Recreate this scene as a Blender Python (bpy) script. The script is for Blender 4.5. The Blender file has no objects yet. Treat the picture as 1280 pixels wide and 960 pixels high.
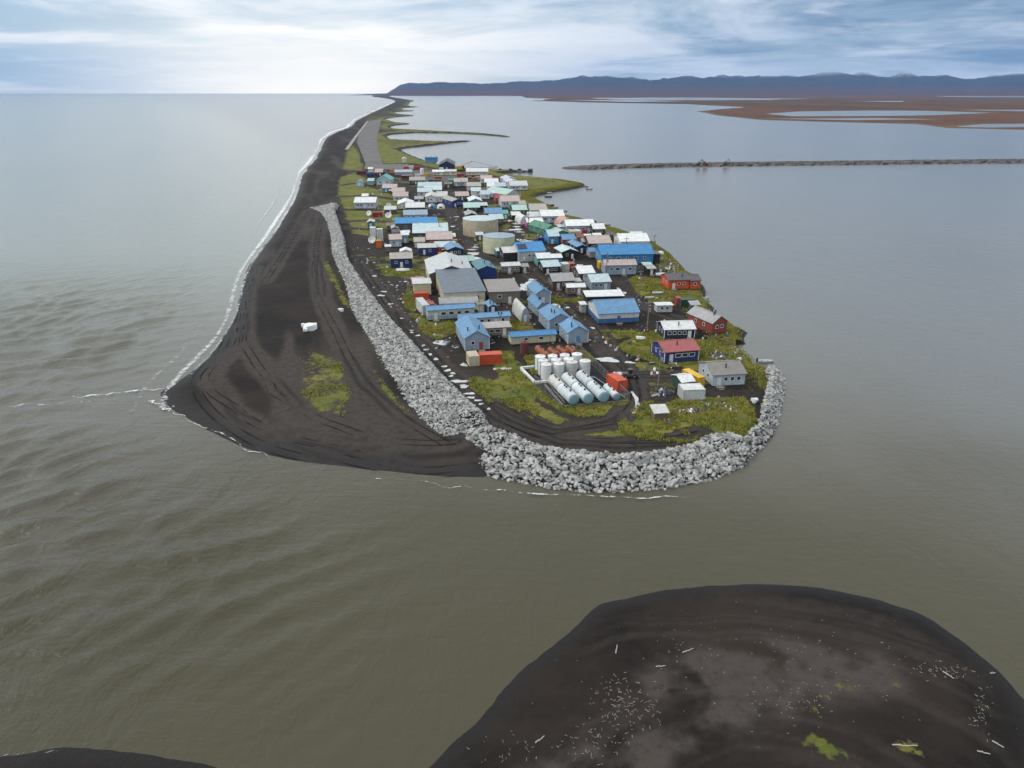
import bpy, bmesh, math, random
import numpy as np
from mathutils import Vector, Matrix
random.seed(7); np.random.seed(7)
R = math.radians
S = bpy.context.scene
COL = S.collection

# ------------------------------------------------------------------ camera
CAMH, F, HORIZ = 65.0, 888.0, 114.4            # F and rows in the photograph's 1280 px frame
PITCH = math.atan((480 - HORIZ) / F)
cam = bpy.data.cameras.new('camera'); camo = bpy.data.objects.new('camera', cam); COL.objects.link(camo)
camo.location = (0, 0, CAMH); camo.rotation_euler = (math.pi / 2 - PITCH, 0, 0)
cam.sensor_width = 36; cam.lens = 36 * F / 1280; cam.clip_start = 0.5; cam.clip_end = 200000
S.camera = camo
CP, SP = math.cos(PITCH), math.sin(PITCH)
def at(px, py, z=2.0):
    """the point of the level z that the drone sees at that spot of its photograph"""
    u, v = (px - 640) / F, (480 - py) / F
    dx, dy, dz = u, CP + v * SP, -SP + v * CP
    t = (z - CAMH) / dz
    return (dx * t, dy * t)
# ------------------------------------------------------------------ world and sun
SUN_AZ, SUN_EL = R(-100), R(47)                  # azimuth from +Y towards +X
W = bpy.data.worlds.new('World'); S.world = W; W.use_nodes = True
def world_nodes():
    nt = W.node_tree; N = nt.nodes; L = nt.links; N.clear()
    def n(t, **k):
        x = N.new(t)
        for a, b in k.items(): setattr(x, a, b)
        return x
    def m(op, a, b=None, c=None, clamp=False):
        x = n('ShaderNodeMath', operation=op, use_clamp=clamp)
        for i, v in enumerate((a, b, c)):
            if v is None: continue
            if isinstance(v, (int, float)): x.inputs[i].default_value = v
            else: L.new(v, x.inputs[i])
        return x.outputs[0]
    def mix(f, a, b, bt='MIX'):
        x = n('ShaderNodeMix', data_type='RGBA', blend_type=bt)
        for i, v in ((0, f), (6, a), (7, b)):
            if isinstance(v, (int, float)): x.inputs[i].default_value = v
            elif isinstance(v, tuple): x.inputs[i].default_value = (*v, 1)
            else: L.new(v, x.inputs[i])
        return x.outputs[2]
    def sm(v, lo, hi):
        x = n('ShaderNodeMapRange', interpolation_type='SMOOTHSTEP')
        L.new(v, x.inputs[0]); x.inputs[1].default_value = lo; x.inputs[2].default_value = hi
        return x.outputs[0]
    sky = n('ShaderNodeTexSky', sky_type='NISHITA', sun_disc=False, sun_elevation=SUN_EL, sun_rotation=SUN_AZ)
    tc = n('ShaderNodeTexCoord'); sp = n('ShaderNodeSeparateXYZ'); L.new(tc.outputs['Generated'], sp.inputs[0])
    x, y, z = sp.outputs
    zz = m('MAXIMUM', z, 0.0)
    den = m('ADD', zz, 0.075)
    cb = n('ShaderNodeCombineXYZ'); L.new(m('DIVIDE', x, den), cb.inputs[0]); L.new(m('DIVIDE', y, den), cb.inputs[1]); cb.inputs[2].default_value = 3.1
    def noise(scale, det, rough, dist, off=0.0):
        mp = n('ShaderNodeMapping'); L.new(cb.outputs[0], mp.inputs[0]); mp.inputs[1].default_value = (off, off * .7, off * .3)
        t = n('ShaderNodeTexNoise'); L.new(mp.outputs[0], t.inputs[0])
        t.inputs['Scale'].default_value = scale; t.inputs['Detail'].default_value = det
        t.inputs['Roughness'].default_value = rough; t.inputs['Distortion'].default_value = dist
        return t.outputs[0]
    n1 = noise(.40, 9, .60, .35); n2 = noise(.22, 7, .58, .4, 7.3); n3 = noise(.9, 9, .62, .25, 3.7)
    az = n('ShaderNodeMath', operation='ARCTAN2'); L.new(x, az.inputs[0]); L.new(y, az.inputs[1]); az = az.outputs[0]   # 0 ahead, + right
    # cloud sheet: thin and bright towards the hidden sun (left of the view), thick and blue grey away from it
    thick = sm(m('ADD', az, m('MULTIPLY', m('SUBTRACT', n2, .5), .9)), -.25, .50)
    bright = mix(sm(n1, .40, .60), (3.7, 5.0, 6.1), (8.1, 8.3, 8.4))
    dark = mix(sm(n1, .38, .60), (1.35, 2.15, 3.4), (4.3, 5.2, 6.4))
    cloud = mix(m('MULTIPLY', thick, .85), bright, dark)
    cloud = mix(m('MULTIPLY', sm(n3, .46, .68), .5), cloud, (7.8, 8.2, 8.6))
    cloud = mix(m('MULTIPLY', sm(zz, .10, .5), .7), cloud, (8.7, 8.85, 8.9))     # the overcast is brightest overhead
    # openings to the blue sky
    blue = mix(.55, sky.outputs[0], (2.9, 4.5, 6.2))
    gap = m('MULTIPLY', sm(n2, .55, .63), .6)
    cloud = mix(gap, cloud, blue)
    slot = m('MULTIPLY', m('SUBTRACT', 1.0, sm(m('ABSOLUTE', m('SUBTRACT', zz, m('ADD', .052, m('MULTIPLY', n3, .04)))), .002, .012)), m('MULTIPLY', sm(az, -1.1, -.75), m('SUBTRACT', 1.0, sm(az, -.46, -.36))))
    cloud = mix(m('MULTIPLY', slot, .8), cloud, blue)
    # pale glow low over the sea under the hidden sun
    da = m('ABSOLUTE', m('ADD', az, .25))
    glow = m('MULTIPLY', m('SUBTRACT', 1.0, sm(da, .0, .40)), m('SUBTRACT', 1.0, sm(zz, .005, .12)))
    cloud = mix(m('MULTIPLY', glow, .9), cloud, (14.5, 13.2, 10.8))
    # below the horizon: the same pale grey
    cloud = mix(sm(z, -.02, .0), (5.5, 5.8, 6.0), cloud)
    bg = n('ShaderNodeBackground'); L.new(cloud, bg.inputs[0]); bg.inputs[1].default_value = 0.108
    o = n('ShaderNodeOutputWorld'); L.new(bg.outputs[0], o.inputs[0])
world_nodes()
sl = bpy.data.lights.new('sun', 'SUN'); sl.energy = 1.5; sl.angle = R(35); sl.color = (1, .96, .9)
slo = bpy.data.objects.new('sun', sl); COL.objects.link(slo)
sd = Vector((math.sin(SUN_AZ) * math.cos(SUN_EL), math.cos(SUN_AZ) * math.cos(SUN_EL), math.sin(SUN_EL)))
slo.rotation_euler = sd.to_track_quat('Z', 'Y').to_euler(); slo.location = (0, 0, 300)
S.view_settings.view_transform = 'Standard'; S.view_settings.look = 'None'
S.view_settings.gamma = 1; S.view_settings.exposure = 0.28
S.render.engine = 'CYCLES'

# ------------------------------------------------------------------ numpy helpers
def hash2(i, j, s):
    h = (i.astype(np.int64) * 374761393 + j.astype(np.int64) * 668265263 + s * 974634777) & 0xffffffff
    h = ((h ^ (h >> 13)) * 1274126177) & 0xffffffff
    return ((h ^ (h >> 16)) & 0xffffff) / float(0xffffff)
def vnoise(x, y, s=0):
    i, j = np.floor(x), np.floor(y); fx, fy = x - i, y - j
    fx = fx * fx * (3 - 2 * fx); fy = fy * fy * (3 - 2 * fy)
    a, b, c, d = hash2(i, j, s), hash2(i + 1, j, s), hash2(i, j + 1, s), hash2(i + 1, j + 1, s)
    return (a * (1 - fx) + b * fx) * (1 - fy) + (c * (1 - fx) + d * fx) * fy
def fbm(x, y, sc, o=4, s=0):
    v = 0; a = .5; t = 0
    for k in range(o):
        v = v + a * vnoise(x / sc, y / sc, s + k * 17); t += a; a *= .5; sc *= .5
    return v / t
def seg_dist(x, y, pts, closed=True):
    d = np.full(x.shape, 1e18)
    P = list(pts); Q = P[1:] + P[:1] if closed else P[1:]
    for (ax, ay), (bx, by) in zip(P, Q):
        vx, vy = bx - ax, by - ay; l = vx * vx + vy * vy + 1e-9
        t = np.clip(((x - ax) * vx + (y - ay) * vy) / l, 0, 1)
        np.minimum(d, (x - ax - t * vx) ** 2 + (y - ay - t * vy) ** 2, out=d)
    return np.sqrt(d)
def inside(x, y, pts):
    c = np.zeros(x.shape, bool); n = len(pts)
    for i in range(n):
        ax, ay = pts[i]; bx, by = pts[(i + 1) % n]
        if ay == by: continue
        m = ((ay > y) != (by > y)) & (x < (bx - ax) * (y - ay) / (by - ay) + ax)
        c ^= m
    return c
def sdist(x, y, pts):
    d = seg_dist(x, y, pts); return np.where(inside(x, y, pts), d, -d)
def sstep(v, lo, hi):
    t = np.clip((v - lo) / (hi - lo), 0, 1); return t * t * (3 - 2 * t)
def pix(l, z=2.0): return [at(a, b, z) for a, b in l]
def dens(pts, k=3):
    out = []
    for (a, b), (c, d) in zip(pts[:-1], pts[1:]):
        for i in range(k): out.append((a + (c - a) * i / k, b + (d - b) * i / k))
    return out + [pts[-1]]
def resample(pts, n):
    P = np.array(pts, float); d = np.r_[0, np.cumsum(np.linalg.norm(np.diff(P, axis=0), axis=1))]
    t = np.linspace(0, d[-1], n)
    return np.stack([np.interp(t, d, P[:, 0]), np.interp(t, d, P[:, 1])], 1)

# ------------------------------------------------------------------ object helpers
def link(o, parent=None):
    COL.objects.link(o)
    if parent: o.parent = parent
    return o
def tag(o, label=None, cat=None, group=None, kind=None):
    if label: o['label'] = label
    if cat: o['category'] = cat
    if group: o['group'] = group
    if kind: o['kind'] = kind
    return o
def empty(name, loc, rz=0, label=None, cat=None, group=None):
    o = bpy.data.objects.new(name, None); link(o); o.location = loc; o.rotation_euler = (0, 0, rz)
    o.empty_display_size = .5
    return tag(o, label, cat, group)
def mesh(name, v, f, mat, smooth=None):
    me = bpy.data.meshes.new(name); me.from_pydata([tuple(p) for p in v], [], f); me.update()
    if mat: me.materials.append(mat)
    if smooth is not None:
        me.shade_smooth()
        if smooth < 3: me.set_sharp_from_angle(angle=smooth)
    return me
class MB:
    def __init__(s): s.v = []; s.f = []
    def box(s, x0, x1, y0, y1, z0, z1, M=None):
        b = len(s.v)
        p = [Vector(q) for q in ((x0,y0,z0),(x1,y0,z0),(x1,y1,z0),(x0,y1,z0),(x0,y0,z1),(x1,y0,z1),(x1,y1,z1),(x0,y1,z1))]
        if M: p = [M @ q for q in p]
        s.v += p
        s.f += [(b,b+3,b+2,b+1),(b+4,b+5,b+6,b+7),(b,b+1,b+5,b+4),(b+1,b+2,b+6,b+5),(b+2,b+3,b+7,b+6),(b+3,b,b+4,b+7)]
        return s
    def prism(s, prof, axis, a, b2):
        """a closed outline (pairs) pushed along an axis: 'x' pairs are (y,z); 'y' pairs are (x,z); 'z' pairs are (x,y)"""
        b = len(s.v); n = len(prof)
        for t in (a, b2):
            for p, q in prof:
                s.v.append(Vector((t, p, q)) if axis == 'x' else Vector((p, t, q)) if axis == 'y' else Vector((p, q, t)))
        s.f.append(tuple(range(b, b + n))); s.f.append(tuple(range(b + 2 * n - 1, b + n - 1, -1)))
        for i in range(n):
            j = (i + 1) % n; s.f.append((b + i, b + n + i, b + n + j, b + j))
        return s
    def tube(s, p, q, r, r2=None, n=8, caps=True):
        p, q = Vector(p), Vector(q); r2 = r if r2 is None else r2
        d = (q - p).normalized(); a = d.orthogonal().normalized(); c = d.cross(a); b = len(s.v)
        for o, rr in ((p, r), (q, r2)):
            for i in range(n):
                t = 2 * math.pi * i / n; s.v.append(o + (a * math.cos(t) + c * math.sin(t)) * rr)
        for i in range(n):
            j = (i + 1) % n; s.f.append((b + i, b + j, b + n + j, b + n + i))
        if caps: s.f.append(tuple(range(b + n - 1, b - 1, -1))); s.f.append(tuple(range(b + n, b + 2 * n)))
        return s
    def lathe(s, prof, n=24, M=None):
        """rings (r, z) from below to above, closed with fans"""
        b = len(s.v); M = M or Matrix.Identity(4)
        for r, z in prof:
            for i in range(n):
                t = 2 * math.pi * i / n; s.v.append(M @ Vector((r * math.cos(t), r * math.sin(t), z)))
        for k in range(len(prof) - 1):
            for i in range(n):
                j = (i + 1) % n; s.f.append((b + k*n + i, b + k*n + j, b + (k+1)*n + j, b + (k+1)*n + i))
        s.f.append(tuple(range(b + n - 1, b - 1, -1))); e = b + (len(prof) - 1) * n; s.f.append(tuple(range(e, e + n)))
        return s
    def build(s, name, mat, parent=None, smooth=None, loc=None, rot=None):
        me = mesh(name, s.v, s.f, mat, smooth)
        bm = bmesh.new(); bm.from_mesh(me); bmesh.ops.recalc_face_normals(bm, faces=bm.faces); bm.to_mesh(me); bm.free()
        if smooth is not None:
            me.shade_smooth(); me.set_sharp_from_angle(angle=smooth)
        o = link(bpy.data.objects.new(name, me), parent)
        if loc is not None: o.location = loc
        if rot is not None: o.rotation_euler = rot
        return o
def share(name, me, parent, loc=(0, 0, 0), rot=(0, 0, 0), sc=(1, 1, 1)):
    o = link(bpy.data.objects.new(name, me), parent); o.location = loc; o.rotation_euler = rot; o.scale = sc
    return o

# ------------------------------------------------------------------ materials
MATS = {}
class NT:
    def __init__(s, name):
        s.m = bpy.data.materials.new(name); s.m.use_nodes = True; s.t = s.m.node_tree; s.N = s.t.nodes; s.L = s.t.links
        s.b = s.N['Principled BSDF']; s.out = s.N['Material Output']
    def n(s, t, ins=None, **k):
        x = s.N.new(t)
        for a, b in k.items(): setattr(x, a, b)
        for a, b in (ins or {}).items(): s.set(x.inputs[a], b)
        return x
    def set(s, i, v):
        if isinstance(v, bpy.types.NodeSocket): s.L.new(v, i)
        elif isinstance(v, tuple) and len(v) == 3 and i.type == 'RGBA': i.default_value = (*v, 1)
        else: i.default_value = v
    def math(s, op, a, b=0.0, clamp=False):
        x = s.n('ShaderNodeMath', operation=op, use_clamp=clamp); s.set(x.inputs[0], a); s.set(x.inputs[1], b); return x.outputs[0]
    def mix(s, f, a, b, bt='MIX'):
        x = s.n('ShaderNodeMix', data_type='RGBA', blend_type=bt); s.set(x.inputs[0], f); s.set(x.inputs[6], a); s.set(x.inputs[7], b); return x.outputs[2]
    def sm(s, v, lo, hi):
        x = s.n('ShaderNodeMapRange', interpolation_type='SMOOTHSTEP'); s.set(x.inputs[0], v); x.inputs[1].default_value = lo; x.inputs[2].default_value = hi; return x.outputs[0]
    def noise(s, vec, scale, det=4, rough=.55, dist=0.):
        x = s.n('ShaderNodeTexNoise'); s.set(x.inputs['Vector'], vec); x.inputs['Scale'].default_value = scale
        x.inputs['Detail'].default_value = det; x.inputs['Roughness'].default_value = rough; x.inputs['Distortion'].default_value = dist
        return x.outputs[0]
    def pos(s): return s.n('ShaderNodeNewGeometry').outputs['Position']
    def obj(s): return s.n('ShaderNodeTexCoord').outputs['Object']
    def bump(s, h, dist, strength=1.0, nrm=None):
        x = s.n('ShaderNodeBump'); s.set(x.inputs['Height'], h); x.inputs['Distance'].default_value = dist; x.inputs['Strength'].default_value = strength
        if nrm: s.set(x.inputs['Normal'], nrm)
        return x.outputs[0]
    def fin(s, col=None, rough=None, nrm=None, spec=None):
        if col is not None: s.set(s.b.inputs['Base Color'], col)
        if rough is not None: s.set(s.b.inputs['Roughness'], rough)
        if nrm is not None: s.set(s.b.inputs['Normal'], nrm)
        if spec is not None: s.b.inputs['Specular IOR Level'].default_value = spec
        return s.m
def sc3(c, k): return tuple(min(1, q * k) for q in c)
PAL = dict(white=(.74,.75,.74), offwhite=(.60,.60,.56), cream=(.62,.58,.40), beige=(.40,.37,.33), pinkbeige=(.46,.37,.34),
  ltblue=(.125,.275,.455), roofblue=(.07,.25,.50), sky=(.048,.245,.51), midblue=(.05,.15,.33), royal=(.020,.045,.19), navy=(.018,.03,.085), navy2=(.016,.034,.125),
  aqua=(.50,.62,.64), teal=(.10,.38,.38), mint=(.42,.58,.52), paleblue=(.43,.50,.56), greyblue=(.30,.38,.46), lilac=(.52,.54,.64),
  slate=(.13,.165,.20), grey=(.36,.36,.36), ltgrey=(.55,.57,.56), dgrey=(.10,.10,.105), brown=(.10,.075,.06), wood=(.20,.17,.145), taupe=(.25,.23,.21),
  black=(.02,.02,.022), dkgreen=(.03,.085,.06), green=(.07,.24,.16), red=(.34,.045,.045), brick=(.30,.07,.05), maroon=(.13,.035,.04),
  pink=(.60,.26,.28), salmon=(.50,.31,.25), orange=(.72,.20,.03), redorange=(.58,.085,.035), yellow=(.72,.45,.03), ochre=(.45,.30,.05), magenta=(.40,.05,.26),
  roofred=(.38,.10,.10), rust=(.26,.075,.03), tealdk=(.06,.20,.24), tan=(.58,.50,.36), tankcream=(.56,.56,.38), steel=(.58,.64,.655), disc=(.22,.37,.41))
def paint(c, kind='wall'):
    """weathered painted sheet: 'wall' has upright boards, 'roof' standing seams, 'plain' neither"""
    k = ('p', c, kind)
    if k in MATS: return MATS[k]
    base = PAL[c]; t = NT(f'{c}_{kind}')
    P = t.obj(); inf = t.n('ShaderNodeObjectInfo').outputs['Random']
    d = t.noise(P, .55, 5, .6); g = t.noise(P, 3.5, 4, .65)
    col = t.mix(t.sm(d, .35, .7), sc3(base, .86), sc3(base, 1.10))
    col = t.mix(t.math('MULTIPLY', t.sm(g, .48, .72), .5), col, tuple(.4 * b + .6 * q for b, q in zip(sc3(base, .6), (.17, .12, .08))))
    hs = t.n('ShaderNodeHueSaturation', {'Color': col, 'Value': t.math('ADD', t.math('MULTIPLY', inf, .18), .90), 'Saturation': 1.0})
    col = hs.outputs[0]
    if kind == 'plain':
        st0 = t.noise(t.n('ShaderNodeMapping', {0: P, 3: (2.2, 2.2, .18)}).outputs[0], 1.5, 5, .65); col = t.mix(t.math('MULTIPLY', t.sm(st0, .52, .72), .55), col, tuple(.45 * b + .55 * q for b, q in zip(base, (.20, .10, .05))))
    if kind == 'plain': return MATS.setdefault(k, t.fin(col, .5, t.bump(g, .02, .5), .4))
    sx = t.n('ShaderNodeSeparateXYZ', {0: P}); cx = sx.outputs[0]; cy = sx.outputs[1]
    s = t.math('ADD', cx, cy)
    per = 2.2 if kind == 'wall' else 1.6
    w = t.math('ABSOLUTE', t.math('SUBTRACT', t.math('FRACT', t.math('MULTIPLY', s, per)), .5))
    seam = t.sm(w, .40, .5)
    st = t.noise(t.n('ShaderNodeMapping', {0: P, 3: (1.2, 1.2, .12)}).outputs[0], 1.6, 4, .6)
    col = t.mix(t.math('MULTIPLY', t.sm(st, .46, .70), .5), col, tuple(.5 * q + .03 for q in base))
    return MATS.setdefault(k, t.fin(col, .55 if kind == 'wall' else .42, t.bump(seam, .04, .6), .35))
def flatmat(name, c, rough=.6, metal=0.):
    k = ('f', name)
    if k in MATS: return MATS[k]
    t = NT(name); g = t.noise(t.obj(), 4., 4, .6)
    m = t.fin(t.mix(t.sm(g, .3, .75), sc3(c, .8), sc3(c, 1.12)), rough, t.bump(g, .01, .4)); t.b.inputs['Metallic'].default_value = metal
    return MATS.setdefault(k, m)
GLASS = flatmat('window_glass', (.03, .035, .04), .08)
FRAME = flatmat('window_trim', (.72, .72, .70), .5)
SKIRT = flatmat('skirting_boards', (.05, .045, .04), .8)
WOOD = flatmat('weathered_wood', (.22, .19, .16), .85)
DARKM = flatmat('dark_metal', (.05, .05, .055), .5, .3)
GALV = flatmat('galvanised_steel', (.36, .37, .38), .45, .6)
TYRE = flatmat('tyre_rubber', (.02, .02, .02), .85)
DRIFT = flatmat('bleached_driftwood', (.42, .39, .35), .8)

# ------------------------------------------------------------------ shoreline of the spit (traced at water level)
SEA_SIDE = [(455,118.2),(470,119.6),(463,120.8),(476,122),(489,124.2),(496,126.5),(487,131),(468,140),(444,151),(439,159),(420,165),(405,174),(401,187),
  (395,199),(380,215),(373,235),(365,255),(352,275),(340,295),(324,315),(310,335),(303,355),(299,375),(295,395),(281,420),(263,445),(241,465),(207,486),(199,493),
  (212,510),(250,533),(300,558),(340,571),(400,580),(450,587),(500,591),(560,595),(605,596)]
ARC_TOE = [(566,550),(575,562),(587,572),(609,593),(643,601),(684,609),(732,614),(780,614),(832,610),(870,604),(904,594),(928,583),(937,572)]
EAST_TOE = [(937,572),(955,557),(964,545),(972,529),(977,507),(981,483),(978,465),(962,456)]
LAGOON = [(955,456),(948,451),(945,446),(934,436),(929,424),(935,416),(921,412),(916,407),(904,399),(890,392),(893,385),(881,378),(882,366),(878,357),(869,346),(859,342),
  (849,330),(837,318),(820,306),(806,297),(794,295),(776,289),(757,285),(744,280),(729,276),(710,272),(699,266),(689,259),(676,253),(667,248),(674,244.3),(691,240.5),(710,237.5),
  (725,234.5),(731,231.8),(723,229.8),(706,227),(680,224),(650,221.6),(635,220),(625,217.5),(640,216),(650,214.8),(640,214),(615,213.4),(585,212.6),(560,210),(548,206.5),(531,202),
  (512,194),(498,187),(515,184.5),(533,182.8),(561,179.4),(590,176.2),(561,177.8),(530,177),(511,176),(487,175),(483,170),(490,168),(518,166.2),(560,166.6),(600,168.3),(637,171.6),(637,170.8),
  (600,167),(560,165.2),(520,163),(492,161.6),(486,158.5),(497,156.4),(513,155),(495,153.5),(480,149),(495,146.5),(518,144.6),(500,143),(490,140.5),(505,139.6),(522,138.7),(505,137.5),(503,135.8),
  (511,134.8),(524,133.8),(510,132.2),(512,128),(518,126),(511,124.8),(498,122.6),(486,120.6),(490,119.2),(500,118.2)]
def chaikin(p, closed=False):
    q = [] if closed else [p[0]]
    n = len(p)
    for i in range(n if closed else n - 1):
        a, b = p[i], p[(i + 1) % n]; q += [(a[0] * .75 + b[0] * .25, a[1] * .75 + b[1] * .25), (a[0] * .25 + b[0] * .75, a[1] * .25 + b[1] * .75)]
    return q if closed else q + [p[-1]]
SHORE = chaikin(pix(SEA_SIDE, 0)) + pix(ARC_TOE[3:], 0) + pix(EAST_TOE, 0) + pix(LAGOON, 0)
LAG_W = pix(EAST_TOE[5:] + LAGOON, 0)
ARCW = pix(ARC_TOE[3:] + EAST_TOE, 0)
WALL_L = [(388,259),(400,264),(409,278),(413,297),(415,320),(424,340),(433,360),(436,383),(446,402),(457,420),(477,457),(503,497),(527,523),(556,545)]
WALL_R = [(424,255),(419,264),(424,280),(431,300),(434,322),(447,344),(467,371),(490,400),(523,435),(553,468),(587,502),(614,525)]
GRASS = [  # (strength, outline)
 (1,[(424,222),(445,215),(470,232),(498,245),(505,262),(497,282),(470,296),(440,292),(432,270),(422,245)]),
 (1,[(433,192),(440,180),(447,187),(456,205),(452,213),(428,212)]),
 (1,[(462,178),(478,177),(500,187),(531,204),(478,204.5)]),
 (1,[(475,338),(500,332),(530,340),(520,346),(480,345)]),
 (1,[(503,372),(512,356),(522,372),(518,392),(506,386)]),
 (1,[(514,392),(536,398),(575,403),(578,410),(560,420),(545,425),(530,418),(520,405)]),
 (1,[(584,474),(600,470),(625,480),(655,497),(676,515),(665,524),(640,522),(610,502),(590,487)]),
 (1,[(612,440),(640,438),(650,465),(700,508),(706,516),(688,506),(655,488),(622,468)]),
 (1,[(700,507),(787,500),(788,510),(760,520),(725,522),(703,516)]),
 (1,[(772,530),(790,512),(808,500),(830,506),(850,498),(880,500),(930,492),(944,505),(947,525),(935,537),(890,546),(850,552),(800,549),(776,541)]),
 (1,[(772,432),(795,420),(820,413),(870,425),(900,425),(930,440),(940,460),(900,460),(878,454),(830,460),(800,447),(780,440)]),
 (1,[(745,414),(790,412),(800,420),(760,425),(742,420)]),
 (1,[(636,219),(700,229),(722,232),(690,242),(668,246),(650,240)]),
 (1,[(795,345),(830,350),(850,372),(820,382),(800,370),(785,350)]),
 (1,[(612,398),(640,400),(662,404),(672,416),(640,425),(625,418)]),
 (1,[(655,445),(730,438),(745,450),(725,462),(665,468)]),
 (1,[(690,370),(720,372),(735,368),(742,378),(700,382),(683,376)]),
 (.50,[(372,450),(395,438),(425,450),(440,490),(430,520),(395,515),(375,490)]),
 (.8,[(404,318),(414,335),(428,360),(440,388),(428,380),(414,352),(404,332)]),
 (.75,[(466,462),(484,482),(518,524),(500,512),(478,488)]),
 (.7,[(575,262),(604,258),(596,266),(578,270)]),(.7,[(628,280),(640,278),(637,290),(624,290)]),(.7,[(724,302),(740,300),(738,308),(722,308)]),
 (.8,[(650,291),(676,293),(676,300),(655,299)]),
]
GRASS = [(k, pix(p)) for k, p in GRASS]
TRACKS = [[(318,330),(303,380),(305,425),(270,455),(262,470),(290,510),(340,540),(420,560),(520,580),(590,575)],[(303,380),(306,430),(335,465),(375,510),(430,540),(520,552),(570,548)],
 [(405,262),(395,310),(402,370),(425,430),(455,480),(500,520),(560,550)],[(420,250),(385,262),(365,300),(330,350)],
 [(448,330),(500,400),(560,465),(625,525),(700,552),(780,556),(850,550),(880,540)],[(620,505),(690,540),(770,528),(795,500),(790,470),(760,440),(745,410),(720,385),(690,365),(660,340),(600,320)],[(790,470),(830,470),(880,470)],
 [(424,246),(460,244),(500,250)],[(428,262),(470,263),(505,262)],[(432,277),(465,275),(500,280)],[(424,232),(450,228),(475,236)],[(436,285),(470,288),(495,286)],[(440,180),(448,192),(455,204)],[(600,320),(570,285),(560,250),(556,228)],[(640,330),(700,345),(780,372),(850,400)]]
TRACKS = [pix(p) for p in TRACKS]
def land(x, y):
    """height, distance from shore, west(1)/east(0) of the rock wall, distance to lagoon shore"""
    jit = (fbm(x, y, 13., 4, 3) - .5) * np.clip(y / 170., 1.0, 6)
    d = sdist(x, y, SHORE) + jit
    wl = np.interp(y, [at(*p)[1] for p in WALL_L[::-1]] + [700, 2000, 16000], [at(*p)[0] for p in WALL_L[::-1]] + [-150, -400, -2300])
    west = sstep(wl + 8 - x, -10, 10) * (y > 120) + (y <= 120) * sstep(5 - x, -6, 6)
    beach = 2.1 * (1 - np.exp(-np.maximum(d, 0) / 10.)); bank = 2.0 * (1 - np.exp(-np.maximum(d, 0) / 1.6))
    h = np.where(d > 0, west * beach + (1 - west) * bank, np.maximum(d * .22, -3))
    ad = seg_dist(x, y, ARCW, False); h = np.where((ad < 16) & (d > 0) & (y < 330) & (west < .4), np.minimum(h, -.35 + np.maximum(d, 0) * .17), h)
    h = h + np.where(d > 4, (fbm(x, y, 14., 3, 5) - .5) * .22 * west + (fbm(x, y, 6., 3, 6) - .5) * .10, 0)
    return h, d, west
def gz(x, y):
    if y < 106 and x > -25: return float(island(np.array([float(x)]), np.array([float(y)]))[0][0])
    for xs, ys, Z in GZ:
        if xs[0] < x < xs[-1] and ys[0] < y < ys[-1]:
            st = xs[1] - xs[0]; i = int((x - xs[0]) / st); j = int((y - ys[0]) / st); fx = (x - xs[i]) / st; fy = (y - ys[j]) / st
            i2, j2 = min(i + 1, len(xs) - 1), min(j + 1, len(ys) - 1)
            return float((Z[j, i] * (1 - fx) + Z[j, i2] * fx) * (1 - fy) + (Z[j2, i] * (1 - fx) + Z[j2, i2] * fx) * fy)
    return float(land(np.array([float(x)]), np.array([float(y)]))[0][0])
GZ = []
ISLAND = pix([(520,985),(545,958),(569,934),(615,876),(656,830),(708,795),(733,765),(754,752),(829,738),(910,730),(968,728),(1037,735),(1095,747),(1164,773),(1222,813),(1262,850),(1300,900),(1330,1000),(1300,1300),(500,1300)], 0)
ISLAND = chaikin(chaikin(ISLAND, True), True)
ISLET = pix([(-60,950),(20,944),(75,938),(140,936),(205,943),(262,955),(300,975),(280,1010),(-60,1010)], 0)
def island(x, y):
    d = np.maximum(sdist(x, y, ISLAND), sdist(x, y, ISLET)) + (fbm(x, y, 7., 4, 9) - .5) * 1.6
    h = np.where(d > 0, 1.7 * (1 - np.exp(-np.maximum(d, 0) / 7.)), np.maximum(d * .3, -2))
    return h + np.where(d > 2, (fbm(x, y, 9., 4, 11) - .5) * .35, 0), d
def grid_faces(nx, ny, keep):
    i = np.arange(nx * ny).reshape(ny, nx)
    q = np.stack([i[:-1, :-1], i[:-1, 1:], i[1:, 1:], i[1:, :-1]], -1).reshape(-1, 4)
    return q[keep[q].any(1)]
def np_mesh(name, V, Q, mat, attrs=None, smooth=True):
    used = np.zeros(len(V), bool); used[Q.ravel()] = True; idx = np.cumsum(used) - 1
    V = V[used]; Q = idx[Q]; n = Q.shape[1]
    me = bpy.data.meshes.new(name); me.vertices.add(len(V)); me.vertices.foreach_set('co', V.astype(np.float32).ravel())
    me.loops.add(Q.size); me.loops.foreach_set('vertex_index', Q.ravel().astype(np.int32))
    me.polygons.add(len(Q)); me.polygons.foreach_set('loop_start', np.arange(0, Q.size, n, dtype=np.int32))
    me.update(calc_edges=True); me.validate()
    for k, a in (attrs or {}).items():
        at_ = me.attributes.new(k, 'FLOAT_COLOR', 'POINT'); at_.data.foreach_set('color', a[used].astype(np.float32).ravel())
    me.materials.append(mat)
    if smooth: me.shade_smooth()
    return link(bpy.data.objects.new(name, me))

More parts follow.
